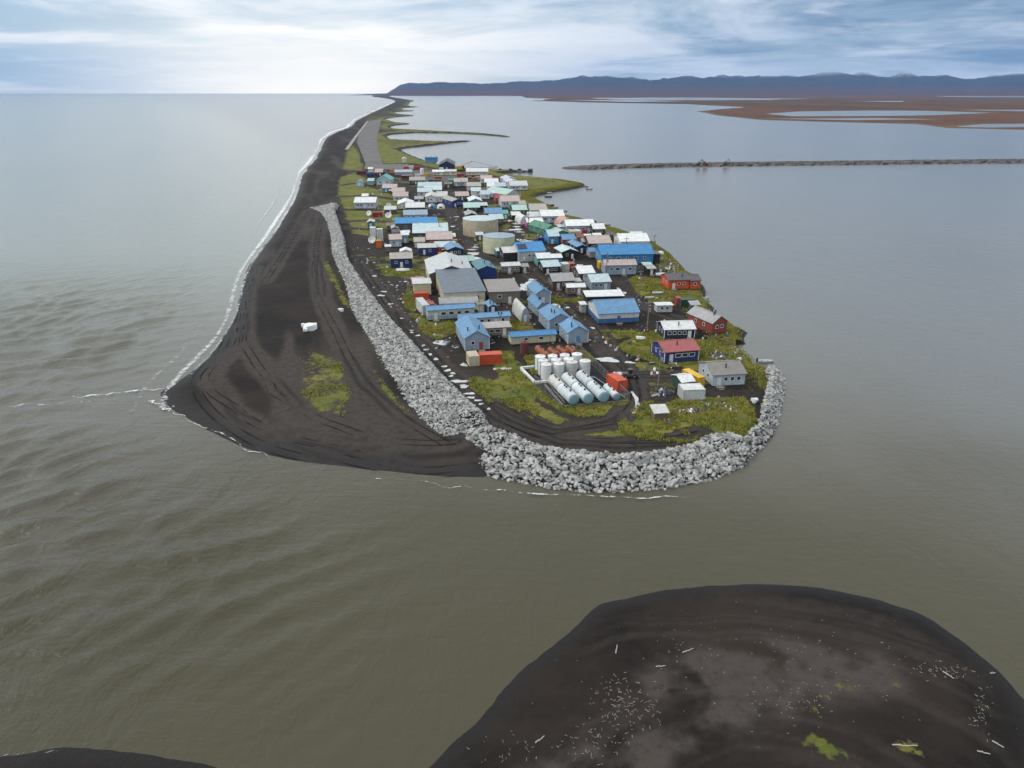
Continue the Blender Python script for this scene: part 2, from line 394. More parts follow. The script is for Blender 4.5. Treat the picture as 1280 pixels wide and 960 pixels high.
# ------------------------------------------------------------------ ground
def ground_material():
    t = NT('dark_gravel_and_grass'); P = t.pos(); A = t.n('ShaderNodeAttribute', attribute_name='mask')
    sp = t.n('ShaderNodeSeparateColor', {0: A.outputs['Color']}); g, lt, wet = sp.outputs; al = A.outputs['Alpha']
    a = t.noise(P, .045, 6, .62, .6); b = t.noise(P, .6, 5, .65); c = t.noise(P, 3.2, 4, .7)
    soil = t.mix(t.sm(a, .34, .68), (.0075, .0054, .0042), (.0260, .0183, .0135))
    soil = t.mix(t.math('MULTIPLY', t.sm(b, .45, .75), .55), soil, (.0275, .0200, .0152))
    soil = t.mix(t.math('MULTIPLY', t.sm(c, .62, .8), .45), soil, (.075, .070, .064))
    soil = t.mix(t.math('MULTIPLY', lt, t.sm(b, .08, .62)), soil, (.062, .051, .044))
    soil = t.mix(t.math('MULTIPLY', al, t.sm(b, .25, .55)), soil, (.006, .0055, .0052))
    soil = t.mix(t.math('MULTIPLY', wet, .75), soil, (.0085, .0072, .0066))
    gr = t.mix(t.sm(t.noise(P, .10, 5, .6, .4), .35, .65), (.075, .095, .016), (.190, .165, .034))
    gr = t.mix(t.sm(t.noise(P, .9, 5, .7), .38, .72), gr, (.135, .145, .026))
    gr = t.mix(t.math('MULTIPLY', t.sm(t.noise(P, .16, 5, .65, .8), .56, .74), .7), gr, (.14, .085, .035))
    gr = t.mix(t.math('MULTIPLY', t.sm(c, .45, .75), .55), gr, (.030, .036, .010))
    gm = t.sm(t.math('ADD', g, t.math('ADD', t.math('MULTIPLY', t.math('SUBTRACT', t.noise(P, .11, 5, .7, .6), .5), 1.3), t.math('MULTIPLY', t.math('SUBTRACT', t.noise(P, .8, 6, .75), .5), 1.2))), .38, .62)
    col = t.mix(gm, soil, gr)
    h = t.math('ADD', t.math('MULTIPLY', b, .5), t.math('MULTIPLY', c, .25))
    return t.fin(col, t.math('SUBTRACT', .92, t.math('MULTIPLY', wet, .35)), t.bump(h, .5, .8), .25)
GMAT = ground_material()
def ground_part(xs, ys):
    X, Y = np.meshgrid(xs, ys); x, y = X.ravel(), Y.ravel()
    h, d, west = land(x, y)
    g = np.zeros(x.shape); near = y < 900
    for k, p in GRASS:
        sd_ = sdist(x, y, p); sc = np.clip(y / 160, 1, 5)
        g = np.maximum(g, k * sstep(sd_ / sc, -1.6, 1.8))
    ld = seg_dist(x, y, LAG_W, False); strip = np.clip(y / 20., 9, 26)
    g = np.maximum(g, (1 - sstep(ld, strip * .55, strip)) * .8 * (west < .5) * (d > .6))
    far = (y > 770) * (1 - west) * (d > 3)
    g = np.maximum(g, far * (.30 + .45 * fbm(x, y, 60., 3, 25)) * np.clip(1.15 - y / 6000., .55, 1))
    g = np.maximum(g, near * (1 - west) * .62 * sstep(fbm(x, y, 16., 4, 21), .56, .68) * (y < 700))
    lt = sstep(fbm(x * .9 + y * .25, y * .12, 9., 4, 31), .46, .66) * west * .8 + (1 - west) * .35 * sstep(fbm(x, y, 30., 3, 33), .45, .6)
    tr = np.zeros(x.shape); lane = np.zeros(x.shape)
    for p in TRACKS:
        dd = seg_dist(x, y, p, False) + (fbm(x, y, 12., 2, 41) - .5) * 1.5
        tr = np.maximum(tr, np.exp(-((np.abs(dd) - .95) / .42) ** 2)); lane = np.maximum(lane, 1 - sstep(np.abs(dd), 2.6, 4.2))
    tr *= sstep(fbm(x, y, 20., 3, 43), .30, .5)
    g = g * (1 - .9 * lane * (west < .6)); lt = np.maximum(lt, lane * .75 * (y < 700))
    g = np.where(d < 1.2 + 2.2 * fbm(x, y, 5., 3, 45) * np.clip(y / 220, 1, 3), 0, g)
    wet = (1 - sstep(d, .3, np.where(west > .5, 9., 2.)))
    M = np.stack([g, np.clip(lt, 0, 1), wet, tr * (y < 700)], 1)
    return np.stack([x, y, h], 1), d > -6 * np.clip(y / 400, 1, 40), M, (len(xs), len(ys))
def ground():
    Vs, Qs, Ms, off = [], [], [], 0
    for xs, ys in ((np.arange(-150, 118, .58), np.arange(104, 300, .58)), (np.arange(-260, 130, 1.5), np.arange(299, 830, 1.5)),
                   (np.arange(-800, 130, 5), np.arange(828, 2500, 8)), (np.arange(-2900, 100, 22), np.arange(2492, 20000, 55))):
        V, k, M, (nx, ny) = ground_part(xs, ys)
        if len(GZ) < 2: GZ.append((xs, ys, V[:, 2].reshape(ny, nx)))
        Q = grid_faces(nx, ny, k)
        Vs.append(V); Qs.append(Q + off); Ms.append(M); off += len(V)
    o = np_mesh('ground', np.concatenate(Vs), np.concatenate(Qs), GMAT, {'mask': np.concatenate(Ms)})
    tag(o, 'dark gravel spit with grassy village ground', kind='structure')
    xs, ys = np.arange(-75, 95, .4), np.arange(40, 106, .4)
    X, Y = np.meshgrid(xs, ys); x, y = X.ravel(), Y.ravel(); h, d = island(x, y)
    c0 = at(1000, 1050)
    rr = np.hypot((x - c0[0]), (y - c0[1]) * 1.25)
    arcs = sstep(fbm(rr * 1.6 + fbm(x, y, 12, 3, 3) * 6, x * .05, 2.2, 3, 51), .50, .66)
    core = sstep(sdist(x, y, pix([(660,960),(760,880),(850,815),(960,797),(1100,812),(1130,850),(1000,880),(900,930),(820,1000)])), -3, 3)
    lt = np.clip(arcs * .28 + core * 1.5 * sstep(fbm(x * .5 + y * .8, x * .8 - y * .5, 5., 4, 53), .3, .6), 0, 1) * sstep(d, 2.5, 6)
    g = sstep(fbm(x, y, 3.2, 5, 55), .50, .72) * .50 * sstep(sdist(x, y, pix([(930,960),(960,860),(1080,820),(1190,800),(1240,880),(1240,960)])), -4, 4) * sstep(x, 8, 25)
    wet = 1 - sstep(d, .2, 4)
    M = np.stack([g, lt, wet, 0 * g], 1)
    o = np_mesh('sandbar', np.stack([x, y, h], 1), grid_faces(len(xs), len(ys), d > -5), GMAT, {'mask': M})
    tag(o, 'rounded dark gravel bar in the foreground', kind='structure')
ground()

# ------------------------------------------------------------------ water
def water_material():
    t = NT('silty_sea_water'); P = t.pos(); A = t.n('ShaderNodeAttribute', attribute_name='tone')
    sp = t.n('ShaderNodeSeparateXYZ', {0: P})
    cl = t.noise(t.n('ShaderNodeMapping', {0: P, 3: (.006, .0025, 0)}).outputs[0], 1., 5, .6, .5)
    col = t.mix(t.sm(cl, .3, .7), A.outputs['Color'], t.mix(.5, A.outputs['Color'], t.mix(1.0, A.outputs['Color'], (.75, .78, .80), 'MULTIPLY')))
    r1 = t.noise(t.n('ShaderNodeMapping', {0: P, 3: (.9, .55, 1)}).outputs[0], 1.0, 5, .6, .3)
    r2 = t.noise(t.n('ShaderNodeMapping', {0: P, 3: (.16, .09, 1), 2: (0, 0, .3)}).outputs[0], 1.0, 4, .6, .6)
    sw = A.outputs['Alpha']
    r3 = t.noise(t.n('ShaderNodeMapping', {0: P, 3: (.16, .62, 1), 2: (0, 0, .55)}).outputs[0], 1.0, 5, .62, .5)
    h = t.math('ADD', t.math('ADD', t.math('MULTIPLY', r1, .20), t.math('MULTIPLY', r3, t.math('ADD', .05, t.math('MULTIPLY', sw, .55)))), t.math('MULTIPLY', r2, t.math('ADD', .25, t.math('MULTIPLY', sw, .9))))
    t.b.inputs['IOR'].default_value = 1.33
    return t.fin(col, .16, t.bump(h, .9, .55), .5)
def water():
    def ax(a, b, st, far, k):
        m = list(np.arange(a, b, st)); s = st
        while m[-1] < far: s *= k; m.append(m[-1] + s)
        return m
    xp = ax(0, 110, 1.0, 27000, 1.09); xn = ax(0, 170, 1.0, 27000, 1.09); xs = np.array([-v for v in xn[:0:-1]] + xp)
    ys = np.array([-27000, -8000, -900, -100, 0, 30] + ax(42, 260, 1.0, 26500, 1.045))
    X, Y = np.meshgrid(xs, ys); x, y = X.ravel(), Y.ravel()
    tip = at(205, 490, 0)
    sw = sstep(-x + (y - 90) * -.10, 2, 60) * (1 - sstep(y, 190, 330)) * sstep(y, 35, 60)
    wz = 0
    for (dx, dy, l, am, sd_) in ((.50, -.86, 7.5, .16, 1), (.80, -.60, 5.3, .10, 2), (.25, -.97, 12., .14, 3), (.95, -.3, 3.9, .05, 4)):
        ph = (x * dx + y * dy + (fbm(x, y, 40., 3, 61 + sd_) - .5) * 26) * 2 * np.pi / l
        s_ = np.sin(ph); wz = wz + am * (s_ + .35 * (s_ * s_ - .5)) * sstep(fbm(x, y, 30., 2, 71 + sd_), .25, .6)
    nr = (x > -170) & (x < 20) & (y > 90) & (y < 300); sdm = np.full(x.shape, 60.); sdm[nr] = seg_dist(x[nr], y[nr], SHORE[:90], False); n2_ = (y > 30) & (y < 100) & (x < 0) & (x > -120); sdm[n2_] = np.minimum(sdm[n2_], seg_dist(x[n2_], y[n2_], ISLET) * 2.2)
    z = wz * sw * 2.1 * (.06 + .94 * sstep(sdm, 3, 30))
    # silt: grey green open sea, olive outflow round the point, grey blue lagoon
    sea = np.array([.215, .235, .205]); olive = np.array([.066, .059, .034]); lag = np.array([.128, .134, .131]); grey = np.array([.122, .116, .092])
    f_ol = 1 - sstep(np.hypot((x - 6) * .9, y - 40) + (fbm(x, y, 30., 3, 81) - .5) * 50, 55, 150)
    f_lag = sstep(x + (y - 130) * .45 + (fbm(x, y, 50., 3, 83) - .5) * 40, 40, 150)
    f_sea = sstep(-x, -20, 40)[:, None]
    c = grey + (sea - grey) * (sstep(y, 120, 330)[:, None])
    c = c + (lag - c) * f_lag[:, None]; c = c + (olive - c) * f_ol[:, None]
    tone = np.concatenate([c, np.clip(.25 + sw * .75, 0, 1)[:, None]], 1)
    o = np_mesh('sea', np.stack([x, y, z], 1), grid_faces(len(xs), len(ys), np.ones(len(x), bool)), water_material(), {'tone': tone})
    tag(o, 'grey green sea, inlet and lagoon water', kind='structure')
water()

# ------------------------------------------------------------------ surf
def foam_material():
    t = NT('sea_foam'); uv = t.n('ShaderNodeUVMap').outputs[0]; sp = t.n('ShaderNodeSeparateXYZ', {0: uv}); u, v = sp.outputs[0], sp.outputs[1]
    P = t.pos(); n1 = t.noise(P, .42, 6, .7, 1.2); n2 = t.noise(P, 2.2, 4, .7, .6)
    bell = t.math('MULTIPLY', t.math('MULTIPLY', v, t.math('SUBTRACT', 1., v)), 4.)
    a = t.math('ADD', t.math('MULTIPLY', bell, .75), t.math('ADD', t.math('MULTIPLY', n1, .9), t.math('MULTIPLY', n2, .45)))
    A = t.n('ShaderNodeAttribute', attribute_name='dens')
    al = t.sm(t.math('ADD', a, t.math('SUBTRACT', A.outputs['Fac'], 1.)), .98, 1.32)
    t.set(t.b.inputs['Alpha'], t.math('MULTIPLY', al, .92))
    return t.fin((.74, .76, .75), .7)
FOAM = foam_material()
def ribbon(name, A, B, mat, nu, nv, z=None, lift=.05, dens=None, zf=None):
    """a sheet between two polylines given in metres; lies on the ground unless z is given"""
    A = resample(A, nu); B = resample(B, nu); T = np.linspace(0, 1, nv)
    V = A[:, None, :] * (1 - T[None, :, None]) + B[:, None, :] * T[None, :, None]
    x, y = V[..., 0].ravel(), V[..., 1].ravel()
    zz = np.full(x.shape, z) if z is not None else land(x, y)[0] + lift
    i = np.arange(nu * nv).reshape(nu, nv)
    q = np.stack([i[:-1, :-1], i[1:, :-1], i[1:, 1:], i[:-1, 1:]], -1).reshape(-1, 4)
    at_ = {}
    if dens is not None: at_['dens'] = np.repeat(np.array(dens(np.linspace(0, 1, nu)))[:, None], nv, 1).ravel()[:, None] * np.ones((1, 4))
    o = np_mesh(name, np.stack([x, y, zz], 1), q, mat, at_)
    uvl = o.data.uv_layers.new(); vi = np.empty(len(o.data.loops), np.int32); o.data.loops.foreach_get('vertex_index', vi)
    uv = np.stack([vi // nv / nu, (vi % nv) / (nv - 1)], 1).astype(np.float32); uvl.data.foreach_set('uv', uv.ravel())
    return o
def offset(P, d):
    P = np.array(P, float); t = np.gradient(P, axis=0); t /= np.linalg.norm(t, axis=1)[:, None] + 1e-9
    dd = np.asarray(d)
    return P + np.stack([t[:, 1], -t[:, 0]], 1) * (dd[:, None] if dd.ndim else dd)
def surf():
    P = resample(pix(SEA_SIDE[5:30], 0), 700)
    # smooth
    for k in range(6): P[1:-1] = (P[:-2] + P[1:-1] * 2 + P[2:]) / 4
    s = np.linspace(0, 1, 700); wv = (fbm(s * 900, s * 0, 30., 3, 91) - .5)
    grow = np.interp(P[:, 1], [120, 300, 800, 3000], [1, 1.2, 2.2, 5])
    def line(off, amp, sd_): return offset(P, (off + amp * (fbm(s * 900, s * 0 + sd_, 22., 4, sd_) - .5)) * grow)
    if inside(*[np.array([q]) for q in line(6, 0, 1)[350]], SHORE)[0]: sg = -1
    else: sg = 1
    def L(o_, a_, k): return line(sg * o_, a_, k)
    ribbon('surf_foam', L(.5, 2.5, 3), L(3.6, 4.5, 5), FOAM, 700, 6, z=.24, dens=lambda t: .70 + .34 * fbm(t * 700, t * 0, 16., 3, 15) - .15 * sstep(t, .93, 1.)).__setitem__('label', 'white surf breaking along the dark sea beach')
    ribbon('surf_foam', L(-1.6, 2, 7), L(1.0, 2.5, 3), FOAM, 700, 4, z=.20, dens=lambda t: .40 + .5 * fbm(t * 700, t * 0, 20., 3, 19)).__setitem__('label', 'thin wash of foam at the edge of the sea beach')
    ribbon('surf_foam', L(6, 4, 11), L(9.5, 5, 13), FOAM, 700, 4, z=.22, dens=lambda t: .34 + .45 * fbm(t * 700, t * 0, 22., 3, 17)).__setitem__('label', 'broken outer line of foam off the sea beach')
    def streak(pts, w, dn, lab, am=3.2):
        Q = resample(pix(pts, 0), 160); k = np.linspace(0, 1, 160)
        Q = offset(Q, (fbm(k * 90, k * 0 + w, 10., 4, 7) - .5) * am)
        ww = w * (.5 + fbm(k * 90, k * 0, 8., 3, 3)) * (np.sin(k * np.pi) ** .5 + .05)
        ribbon('surf_foam', offset(Q, -ww / 2), offset(Q, ww / 2), FOAM, 160, 4, z=.3, dens=lambda t: dn - .2 + .45 * fbm(t * 160, t * 0, 9., 3, 23))['label'] = lab
    streak([(205,487),(175,489),(145,491),(110,497),(88,498)], 1.8, .70, 'small breaker curling left off the sharp beach point')
    streak([(115,504),(98,501),(70,505),(40,506),(5,511)], 1.4, .62, 'second breaker crest at the left edge off the beach point')
    streak([(186,502),(200,509),(215,514)], 1.6, .80, 'foam patch just below the beach point')
    streak([(215,516),(260,540),(310,562),(345,575)], .9, .66, 'foam trace under the curved beach below the point')
    streak([(420,596),(520,605),(600,612)], .8, .58, 'faint foam trace off the flat beach before the curved rock wall')
    streak([(600,613),(680,620),(760,624),(860,622)], 1.0, .66, 'foam line in front of the curved rock wall', 1.8)
    streak([(0,948),(40,944),(75,940)], .5, .55, 'foam edge at the small gravel tip in the bottom left corner', .5)
    for o in bpy.data.objects:
        if o.name.startswith('surf_foam'): o['kind'] = 'stuff'
surf()

# ------------------------------------------------------------------ far land: tundra, mountains, bars
TUNDRA = pix([(662,126.2),(762,128.6),(863,130.2),(936,134),(905,136.5),(878,139.2),(905,145),(950,150),(1047,152.8),(1144,155.2),(1188,160),(1290,162.5),(1500,166),(2400,170),(3000,117.5),(560,117.5),(640,121.5),(690,123.5)], 0)
PONDS = [pix(p, 0) for p in ([(955,142),(1000,139.5),(1080,138.2),(1160,138.4),(1241,141),(1180,144),(1080,145),(990,145.5)], [(1168,119.6),(1290,119.2),(1400,119.6),(1290,121.4),(1180,121.2)],
   [(1185,137.3),(1290,137.2),(1500,138),(1290,139.4)], [(740,122.4),(860,121.8),(1010,123.4),(960,125),(860,125.2),(770,124.6)], [(700,125.2),(800,125),(860,126.5),(790,127.2)],
   [(1190,158.6),(1230,155.2),(1285,155),(1285,159),(1235,159.4)], [(960,148.4),(1090,147.6),(1170,149),(1060,150.2)], [(1060,126.4),(1130,126),(1120,127.4)])]
def tundra():
    xs = np.concatenate([np.linspace(150, 3000, 330), np.linspace(3030, 14000, 200), np.linspace(14200, 27000, 25)]); ys = 1150 * (24 ** np.linspace(0, 1, 420))
    X, Y = np.meshgrid(xs, ys); x, y = X.ravel(), Y.ravel()
    d = sdist(x, y, TUNDRA)
    for p in PONDS: d = np.minimum(d, -sdist(x, y, p))
    d = d / (y / 60.) + (fbm(x, y * .45, 260., 5, 101) - .5) * 1.6
    h = np.where(d > 0, .3 + np.minimum(d, 3) * .5, np.maximum(d, -1.5))
    t = NT('autumn_tundra'); P = t.pos()
    a = t.noise(t.n('ShaderNodeMapping', {0: P, 3: (.0016, .0007, 1)}).outputs[0], 1, 6, .62, .4); b = t.noise(P, .02, 4, .6)
    c = t.mix(t.sm(a, .35, .65), (.115, .052, .034), (.060, .043, .026)); c = t.mix(t.math('MULTIPLY', t.sm(b, .45, .7), .5), c, (.15, .105, .05))
    A = t.n('ShaderNodeAttribute', attribute_name='edge'); c = t.mix(t.math('MULTIPLY', A.outputs['Fac'], .7), c, (.15, .125, .07))
    m = t.fin(c, .95, None, .1)
    ed = (1 - sstep(d, .1, .9)) * sstep(y, 4500, 1800)
    o = np_mesh('tundra', np.stack([x, y, h], 1), grid_faces(len(xs), len(ys), d > -.25), m, {'edge': np.repeat(ed[:, None], 4, 1)})
    tag(o, 'flat red brown tundra with ponds beyond the lagoon', kind='structure')
tundra()
def mountains():
    prof = [(484,116),(488,113.5),(500,107.5),(520,105.6),(560,104.2),(600,105.5),(640,104.5),(670,104),(700,101.5),(723,99.5),(757,98),(780,100),(800,102),(830,100.5),(858,96),(885,97.5),(912,98.5),(960,97),
            (1000,98.5),(1040,96),(1076,94.5),(1096,100),(1110,98.5),(1125,94.5),(1149,100),(1165,99),(1183,97),(1207,101),(1230,99),(1265,94.5),(1300,93),(1360,97),(1420,92),(1500,98),(1650,94),(1780,100)]
    YB = 19000.
    px = np.array([(a - 640) / F * YB / (CP + (480 - b) / F * SP) for a, b in prof]); pz = np.array([CAMH + (HORIZ - b) / F * YB * 1.0 for a, b in prof])
    xs = np.linspace(px[0], px[-1], 900); ys = np.linspace(11500, 24000, 60)
    X, Y = np.meshgrid(xs, ys); x, y = X.ravel(), Y.ravel()
    z0 = np.interp(x * YB / np.maximum(y, 15000) , px, pz)
    k = sstep(y, 12500, YB) * (1 - .5 * sstep(y, YB, 24000)); k = .18 * sstep(y, 11800, 14000) + .82 * k ** 1.5
    rid = 1 - np.abs(fbm(x, y, 1300., 6, 111) * 2 - 1); rid = rid * .75 + .9 * (fbm(x, y, 420., 4, 113) - .3)
    z = z0 * k * (.62 + .44 * rid * sstep(y, 11800, 15500)) - 6
    t = NT('haze_tinted_slopes'); sp = t.n('ShaderNodeSeparateXYZ', {0: t.pos()}); n = t.noise(t.pos(), .0012, 6, .65, .3)
    c = t.mix(t.sm(t.math('ADD', sp.outputs[2], t.math('MULTIPLY', n, 220.)), 120, 330), (.085, .042, .040), (.036, .044, .066))  # upper slopes: blue of the distance haze is mixed into the colour
    c = t.mix(t.sm(t.math('ADD', sp.outputs[2], t.math('MULTIPLY', n, 300.)), 500, 640), c, (.30, .32, .35))
    o = np_mesh('mountains', np.stack([x, y, z], 1), grid_faces(len(xs), len(ys), np.ones(len(x), bool)), t.fin(c, .95, None, .1))
    tag(o, 'long range of low blue hills on the horizon', kind='structure')
mountains()
def gravel_bar():
    lo = [(694,209),(705,212),(730,212.3),(800,210),(880,208.4),(980,207.2),(1100,206),(1200,205),(1285,204.4),(1500,203)]; hi = [(694,208.4),(720,207.4),(760,206.6),(830,205),(880,204.2),(980,202.8),(1100,201.4),(1200,200.2),(1285,199.4),(1500,197)]
    A, B = resample(pix(lo, 0), 400), resample(pix(hi, 0), 400); nv = 9
    V = []
    for i in range(400):
        for j in range(nv):
            t = j / (nv - 1); p = A[i] * (1 - t) + B[i] * t; e = min(1, i / 25)
            V.append((p[0] + random.uniform(-2, 2), p[1] + random.uniform(-2, 2), -.6 + e * 2.6 * math.sin(math.pi * min(1, max(0, t * 1.0))) ** .45 + random.uniform(-.25, .25) * e))
    i = np.arange(400 * nv).reshape(400, nv); q = np.stack([i[:-1, :-1], i[1:, :-1], i[1:, 1:], i[:-1, 1:]], -1).reshape(-1, 4)
    t = NT('grey_causeway_gravel'); n = t.noise(t.pos(), .15, 5, .7); o = np_mesh('gravel_bar', np.array(V), q, t.fin(t.mix(t.sm(n, .35, .7), (.055, .048, .045), (.16, .145, .135)), .9, t.bump(n, 1., .6), .2))
    tag(o, 'long low gravel causeway across the lagoon', kind='structure')
gravel_bar()

# ------------------------------------------------------------------ runway and yard
def gravel_sheet(name, c):
    t = NT(name); n = t.noise(t.pos(), .05, 6, .65); b = t.noise(t.pos(), 1.5, 4, .7)
    return t.fin(t.mix(t.sm(n, .3, .7), sc3(c, .82), sc3(c, 1.12)), .92, t.bump(b, .05, .5), .2)
RW = gravel_sheet('runway_gravel', (.150, .142, .135))
o = ribbon('runway', pix([(461,151.5),(455,158),(448,170),(446,178),(451,190),(457.5,206)]), pix([(477,149),(475,156),(472,170),(471.5,177),(473.5,190),(479,206)]), RW, 120, 12, lift=.25)
tag(o, 'grey gravel runway along the spit', kind='structure')
o = ribbon('apron', pix([(457,205.6),(480,205.6),(510,205.2)]), pix([(455,211.5),(480,212.5),(512,211.5)]), RW, 30, 10, lift=.33); tag(o, 'gravel apron at the near end of the runway', kind='structure')
o = ribbon('work_yard', pix([(498,214),(530,213),(566,213)]), pix([(520,229),(556,227),(604,225.5)]), gravel_sheet('yard_gravel', (.115, .108, .102)), 40, 24, lift=.16); tag(o, 'grey gravel work yard behind the village', kind='structure')

def rut_material():
    t = NT('packed_dark_rut'); n = t.noise(t.pos(), 1.2, 4, .7); t.set(t.b.inputs['Alpha'], t.math('MULTIPLY', t.sm(t.noise(t.pos(), .10, 4, .65), .42, .60), .55))
    return t.fin(t.mix(t.sm(n, .3, .7), (.0055, .0046, .0041), (.012, .0098, .0084)), .85, t.bump(n, .1, .6), .2)
RUT = rut_material()
for k, tr_ in enumerate(TRACKS[:4] + TRACKS[4:6]):
    C_ = resample(chaikin(chaikin(tr_)), 260); sk = np.linspace(0, 1, 260)
    for rep_ in range(2 if k in (0, 4) else 1):
        C2 = offset(C_, rep_ * 3.4 + (fbm(sk * 200, sk * 0 + k * 9 + rep_ * 31, 40., 3, 5) - .5) * 5)
        for sd_ in (-.95, .95):
            o = ribbon('tyre_track', offset(C2, sd_ - .19), offset(C2, sd_ + .19), RUT, 420, 2, lift=.07); o['kind'] = 'structure'
o = ribbon('pale_gravel_berm', pix([(431,187.5),(444,170),(458.6,151.6)]), pix([(435.5,187.5),(447.4,170),(460.4,151.6)]), gravel_sheet('pale_berm_gravel', (.30, .295, .285)), 60, 6, lift=.5); tag(o, 'pale gravel berm along the left side of the runway', kind='structure')

# ------------------------------------------------------------------ armour rock walls
def rock_material(name, lo, hi):
    t = NT(name); P = t.pos(); a = t.noise(P, .75, 3, .5); b = t.noise(P, 4.5, 5, .7)
    inf = t.n('ShaderNodeObjectInfo').outputs['Random']
    c = t.mix(t.sm(a, .34, .66), lo, hi); c = t.mix(t.math('MULTIPLY', t.sm(b, .5, .75), .4), c, (.20, .19, .175))
    return t.fin(c, .88, t.bump(b, .08, .6), .25)
ROCKM = rock_material('pale_limestone', (.19, .19, .183), (.46, .456, .435))
FILL = flatmat('rock_bed', (.035, .034, .032), .95)  # dark filler: shade in the gaps between rocks put into its colour
def rock_variants():
    out = []
    for k in range(14):
        bm = bmesh.new(); sx, sy, sz = random.uniform(.8, 1.25), random.uniform(.7, 1.0), random.uniform(.55, .85)
        for i in range(15):
            v = Vector((random.gauss(0, 1), random.gauss(0, 1), random.gauss(0, 1))).normalized()
            v = Vector([math.copysign(abs(c) ** .75, c) for c in v]) * .5
            bm.verts.new((v.x * sx, v.y * sy, v.z * sz))
        r = bmesh.ops.convex_hull(bm, input=bm.verts); bmesh.ops.delete(bm, geom=[g for g in r['geom_interior'] if isinstance(g, bmesh.types.BMVert)], context='VERTS')
        bmesh.ops.triangulate(bm, faces=bm.faces); bmesh.ops.recalc_face_normals(bm, faces=bm.faces)
        me = bpy.data.meshes.new('rock'); bm.to_mesh(me); bm.free(); me.materials.append(ROCKM); out.append(me)
    return out
ROCKS = rock_variants()
ROCKNP = []
for me in ROCKS:
    v = np.empty(len(me.vertices) * 3); me.vertices.foreach_get('co', v); f = np.array([p.vertices[:] for p in me.polygons]); ROCKNP.append((v.reshape(-1, 3), f))
def revetment(label, toe, top, ztoe, ztop, prof, size, space, n_single=300):
    """prof: (t, height) pairs across from toe to inner edge"""
    A0, B0 = np.array(toe), np.array(top); ln = max(np.linalg.norm(np.diff(A0, axis=0), axis=1).sum(), np.linalg.norm(np.diff(B0, axis=0), axis=1).sum())
    nu = int(ln / space); A, B = resample(toe, nu), resample(top, nu)
    pt = [p[0] for p in prof]; ph = [p[1] for p in prof]
    c = A.mean(0); root = empty('rock_revetment', (c[0], c[1], 0), 0, label, 'rock wall')
    pts = []
    for i in range(nu):
        wd = np.linalg.norm(B[i] - A[i]); nv = max(3, int(wd / space))
        for j in range(nv):
            t = (j + random.random() * .9) / nv; s = i + random.uniform(-.45, .45)
            s = min(max(s, 0), nu - 1); k = int(s); fr = s - k; k2 = min(k + 1, nu - 1)
            a = A[k] * (1 - fr) + A[k2] * fr; b = B[k] * (1 - fr) + B[k2] * fr
            p = a * (1 - t) + b * t; z = np.interp(t, pt, ph); en = min(1, min(s, nu - 1 - s) * space / 3.5); z = min(z, 1.75) + (z - min(z, 1.75)) * en
            sz = size * random.choice((.55, .7, .85, 1, 1, 1.2, 1.4)) * random.uniform(.85, 1.15)
            pts.append((p[0], p[1], z - sz * .08 + random.uniform(-.12, .16) * size, sz))
    # bed under the rocks
    V = []; m = 9
    for i in range(0, nu):
        for j in range(m):
            t = j / (m - 1); p = A[i] * (1 - t) + B[i] * t; en = min(1, min(i, nu - 1 - i) * space / 3.5); z = np.interp(t, pt, ph); V.append((p[0], p[1], min(z, 1.75) + (z - min(z, 1.75)) * en - .30 * size))
    i = np.arange(nu * m).reshape(nu, m); q = np.stack([i[:-1, :-1], i[1:, :-1], i[1:, 1:], i[:-1, 1:]], -1).reshape(-1, 4)
    bed = np_mesh('rock_bed', np.array(V), q, FILL); bed.parent = root; bed.matrix_parent_inverse = Matrix.Translation((-c[0], -c[1], 0))
    pts.sort(key=lambda p: -p[3] / math.sqrt(p[0] ** 2 + p[1] ** 2 + 4000))
    for k, (x, y, z, sz) in enumerate(pts[:n_single]):
        share('rock', random.choice(ROCKS), root, (x - c[0], y - c[1], z), [random.uniform(-.5, .5), random.uniform(-.5, .5), random.uniform(0, 6.28)], (sz, sz, sz))
    Vs, Fs, off = [], [], 0
    for x, y, z, sz in pts[n_single:]:
        v, f = random.choice(ROCKNP); a, b, g = random.uniform(-.5, .5), random.uniform(-.5, .5), random.uniform(0, 6.28)
        M = np.array(Matrix.Rotation(g, 3, 'Z') @ Matrix.Rotation(a, 3, 'X') @ Matrix.Rotation(b, 3, 'Y'))
        Vs.append(v @ M.T * sz + (x - c[0], y - c[1], z)); Fs.append(f + off); off += len(v)
    if Vs:
        o = np_mesh('rock_mass', np.concatenate(Vs), np.concatenate(Fs), ROCKM, smooth=False); o.parent = root; o['kind'] = 'stuff'
    return len(pts)
revetment('long straight sloping wall of pale boulders between the sea beach and the village', pix(WALL_L, 1.9), pix(WALL_R, 3.2), 0, 0, [(0, 1.6), (.15, 2.3), (.72, 4.3), (.9, 4.2), (1, 2.6)], .76, .49)
ARC_TOP = [(602,530),(620,536),(636,541),(655,549),(677,557),(705,562),(746,567),(787,568),(825,564),(860,557),(880,548),(895,542),(910,541),(925,546),(934,556)]
revetment('curved wall of pale boulders round the near end of the village', pix(ARC_TOE, .2), pix(ARC_TOP, 3.0), 0, 0, [(0, -.1), (.1, .5), (.75, 3.3), (.92, 3.4), (1, 2.4)], 1.0, .64)
revetment('narrow wall of pale boulders on the right shore beside the lagoon', pix([(940,568)] + EAST_TOE[1:-1] + [(966,457)], .2), pix([(928,547),(937,538),(948,528),(952,512),(957,494),(962,475),(958,460)], 2.6), 0, 0, [(0, -.1), (.15, .5), (.8, 2.7), (1, 2.2)], .92, .62)

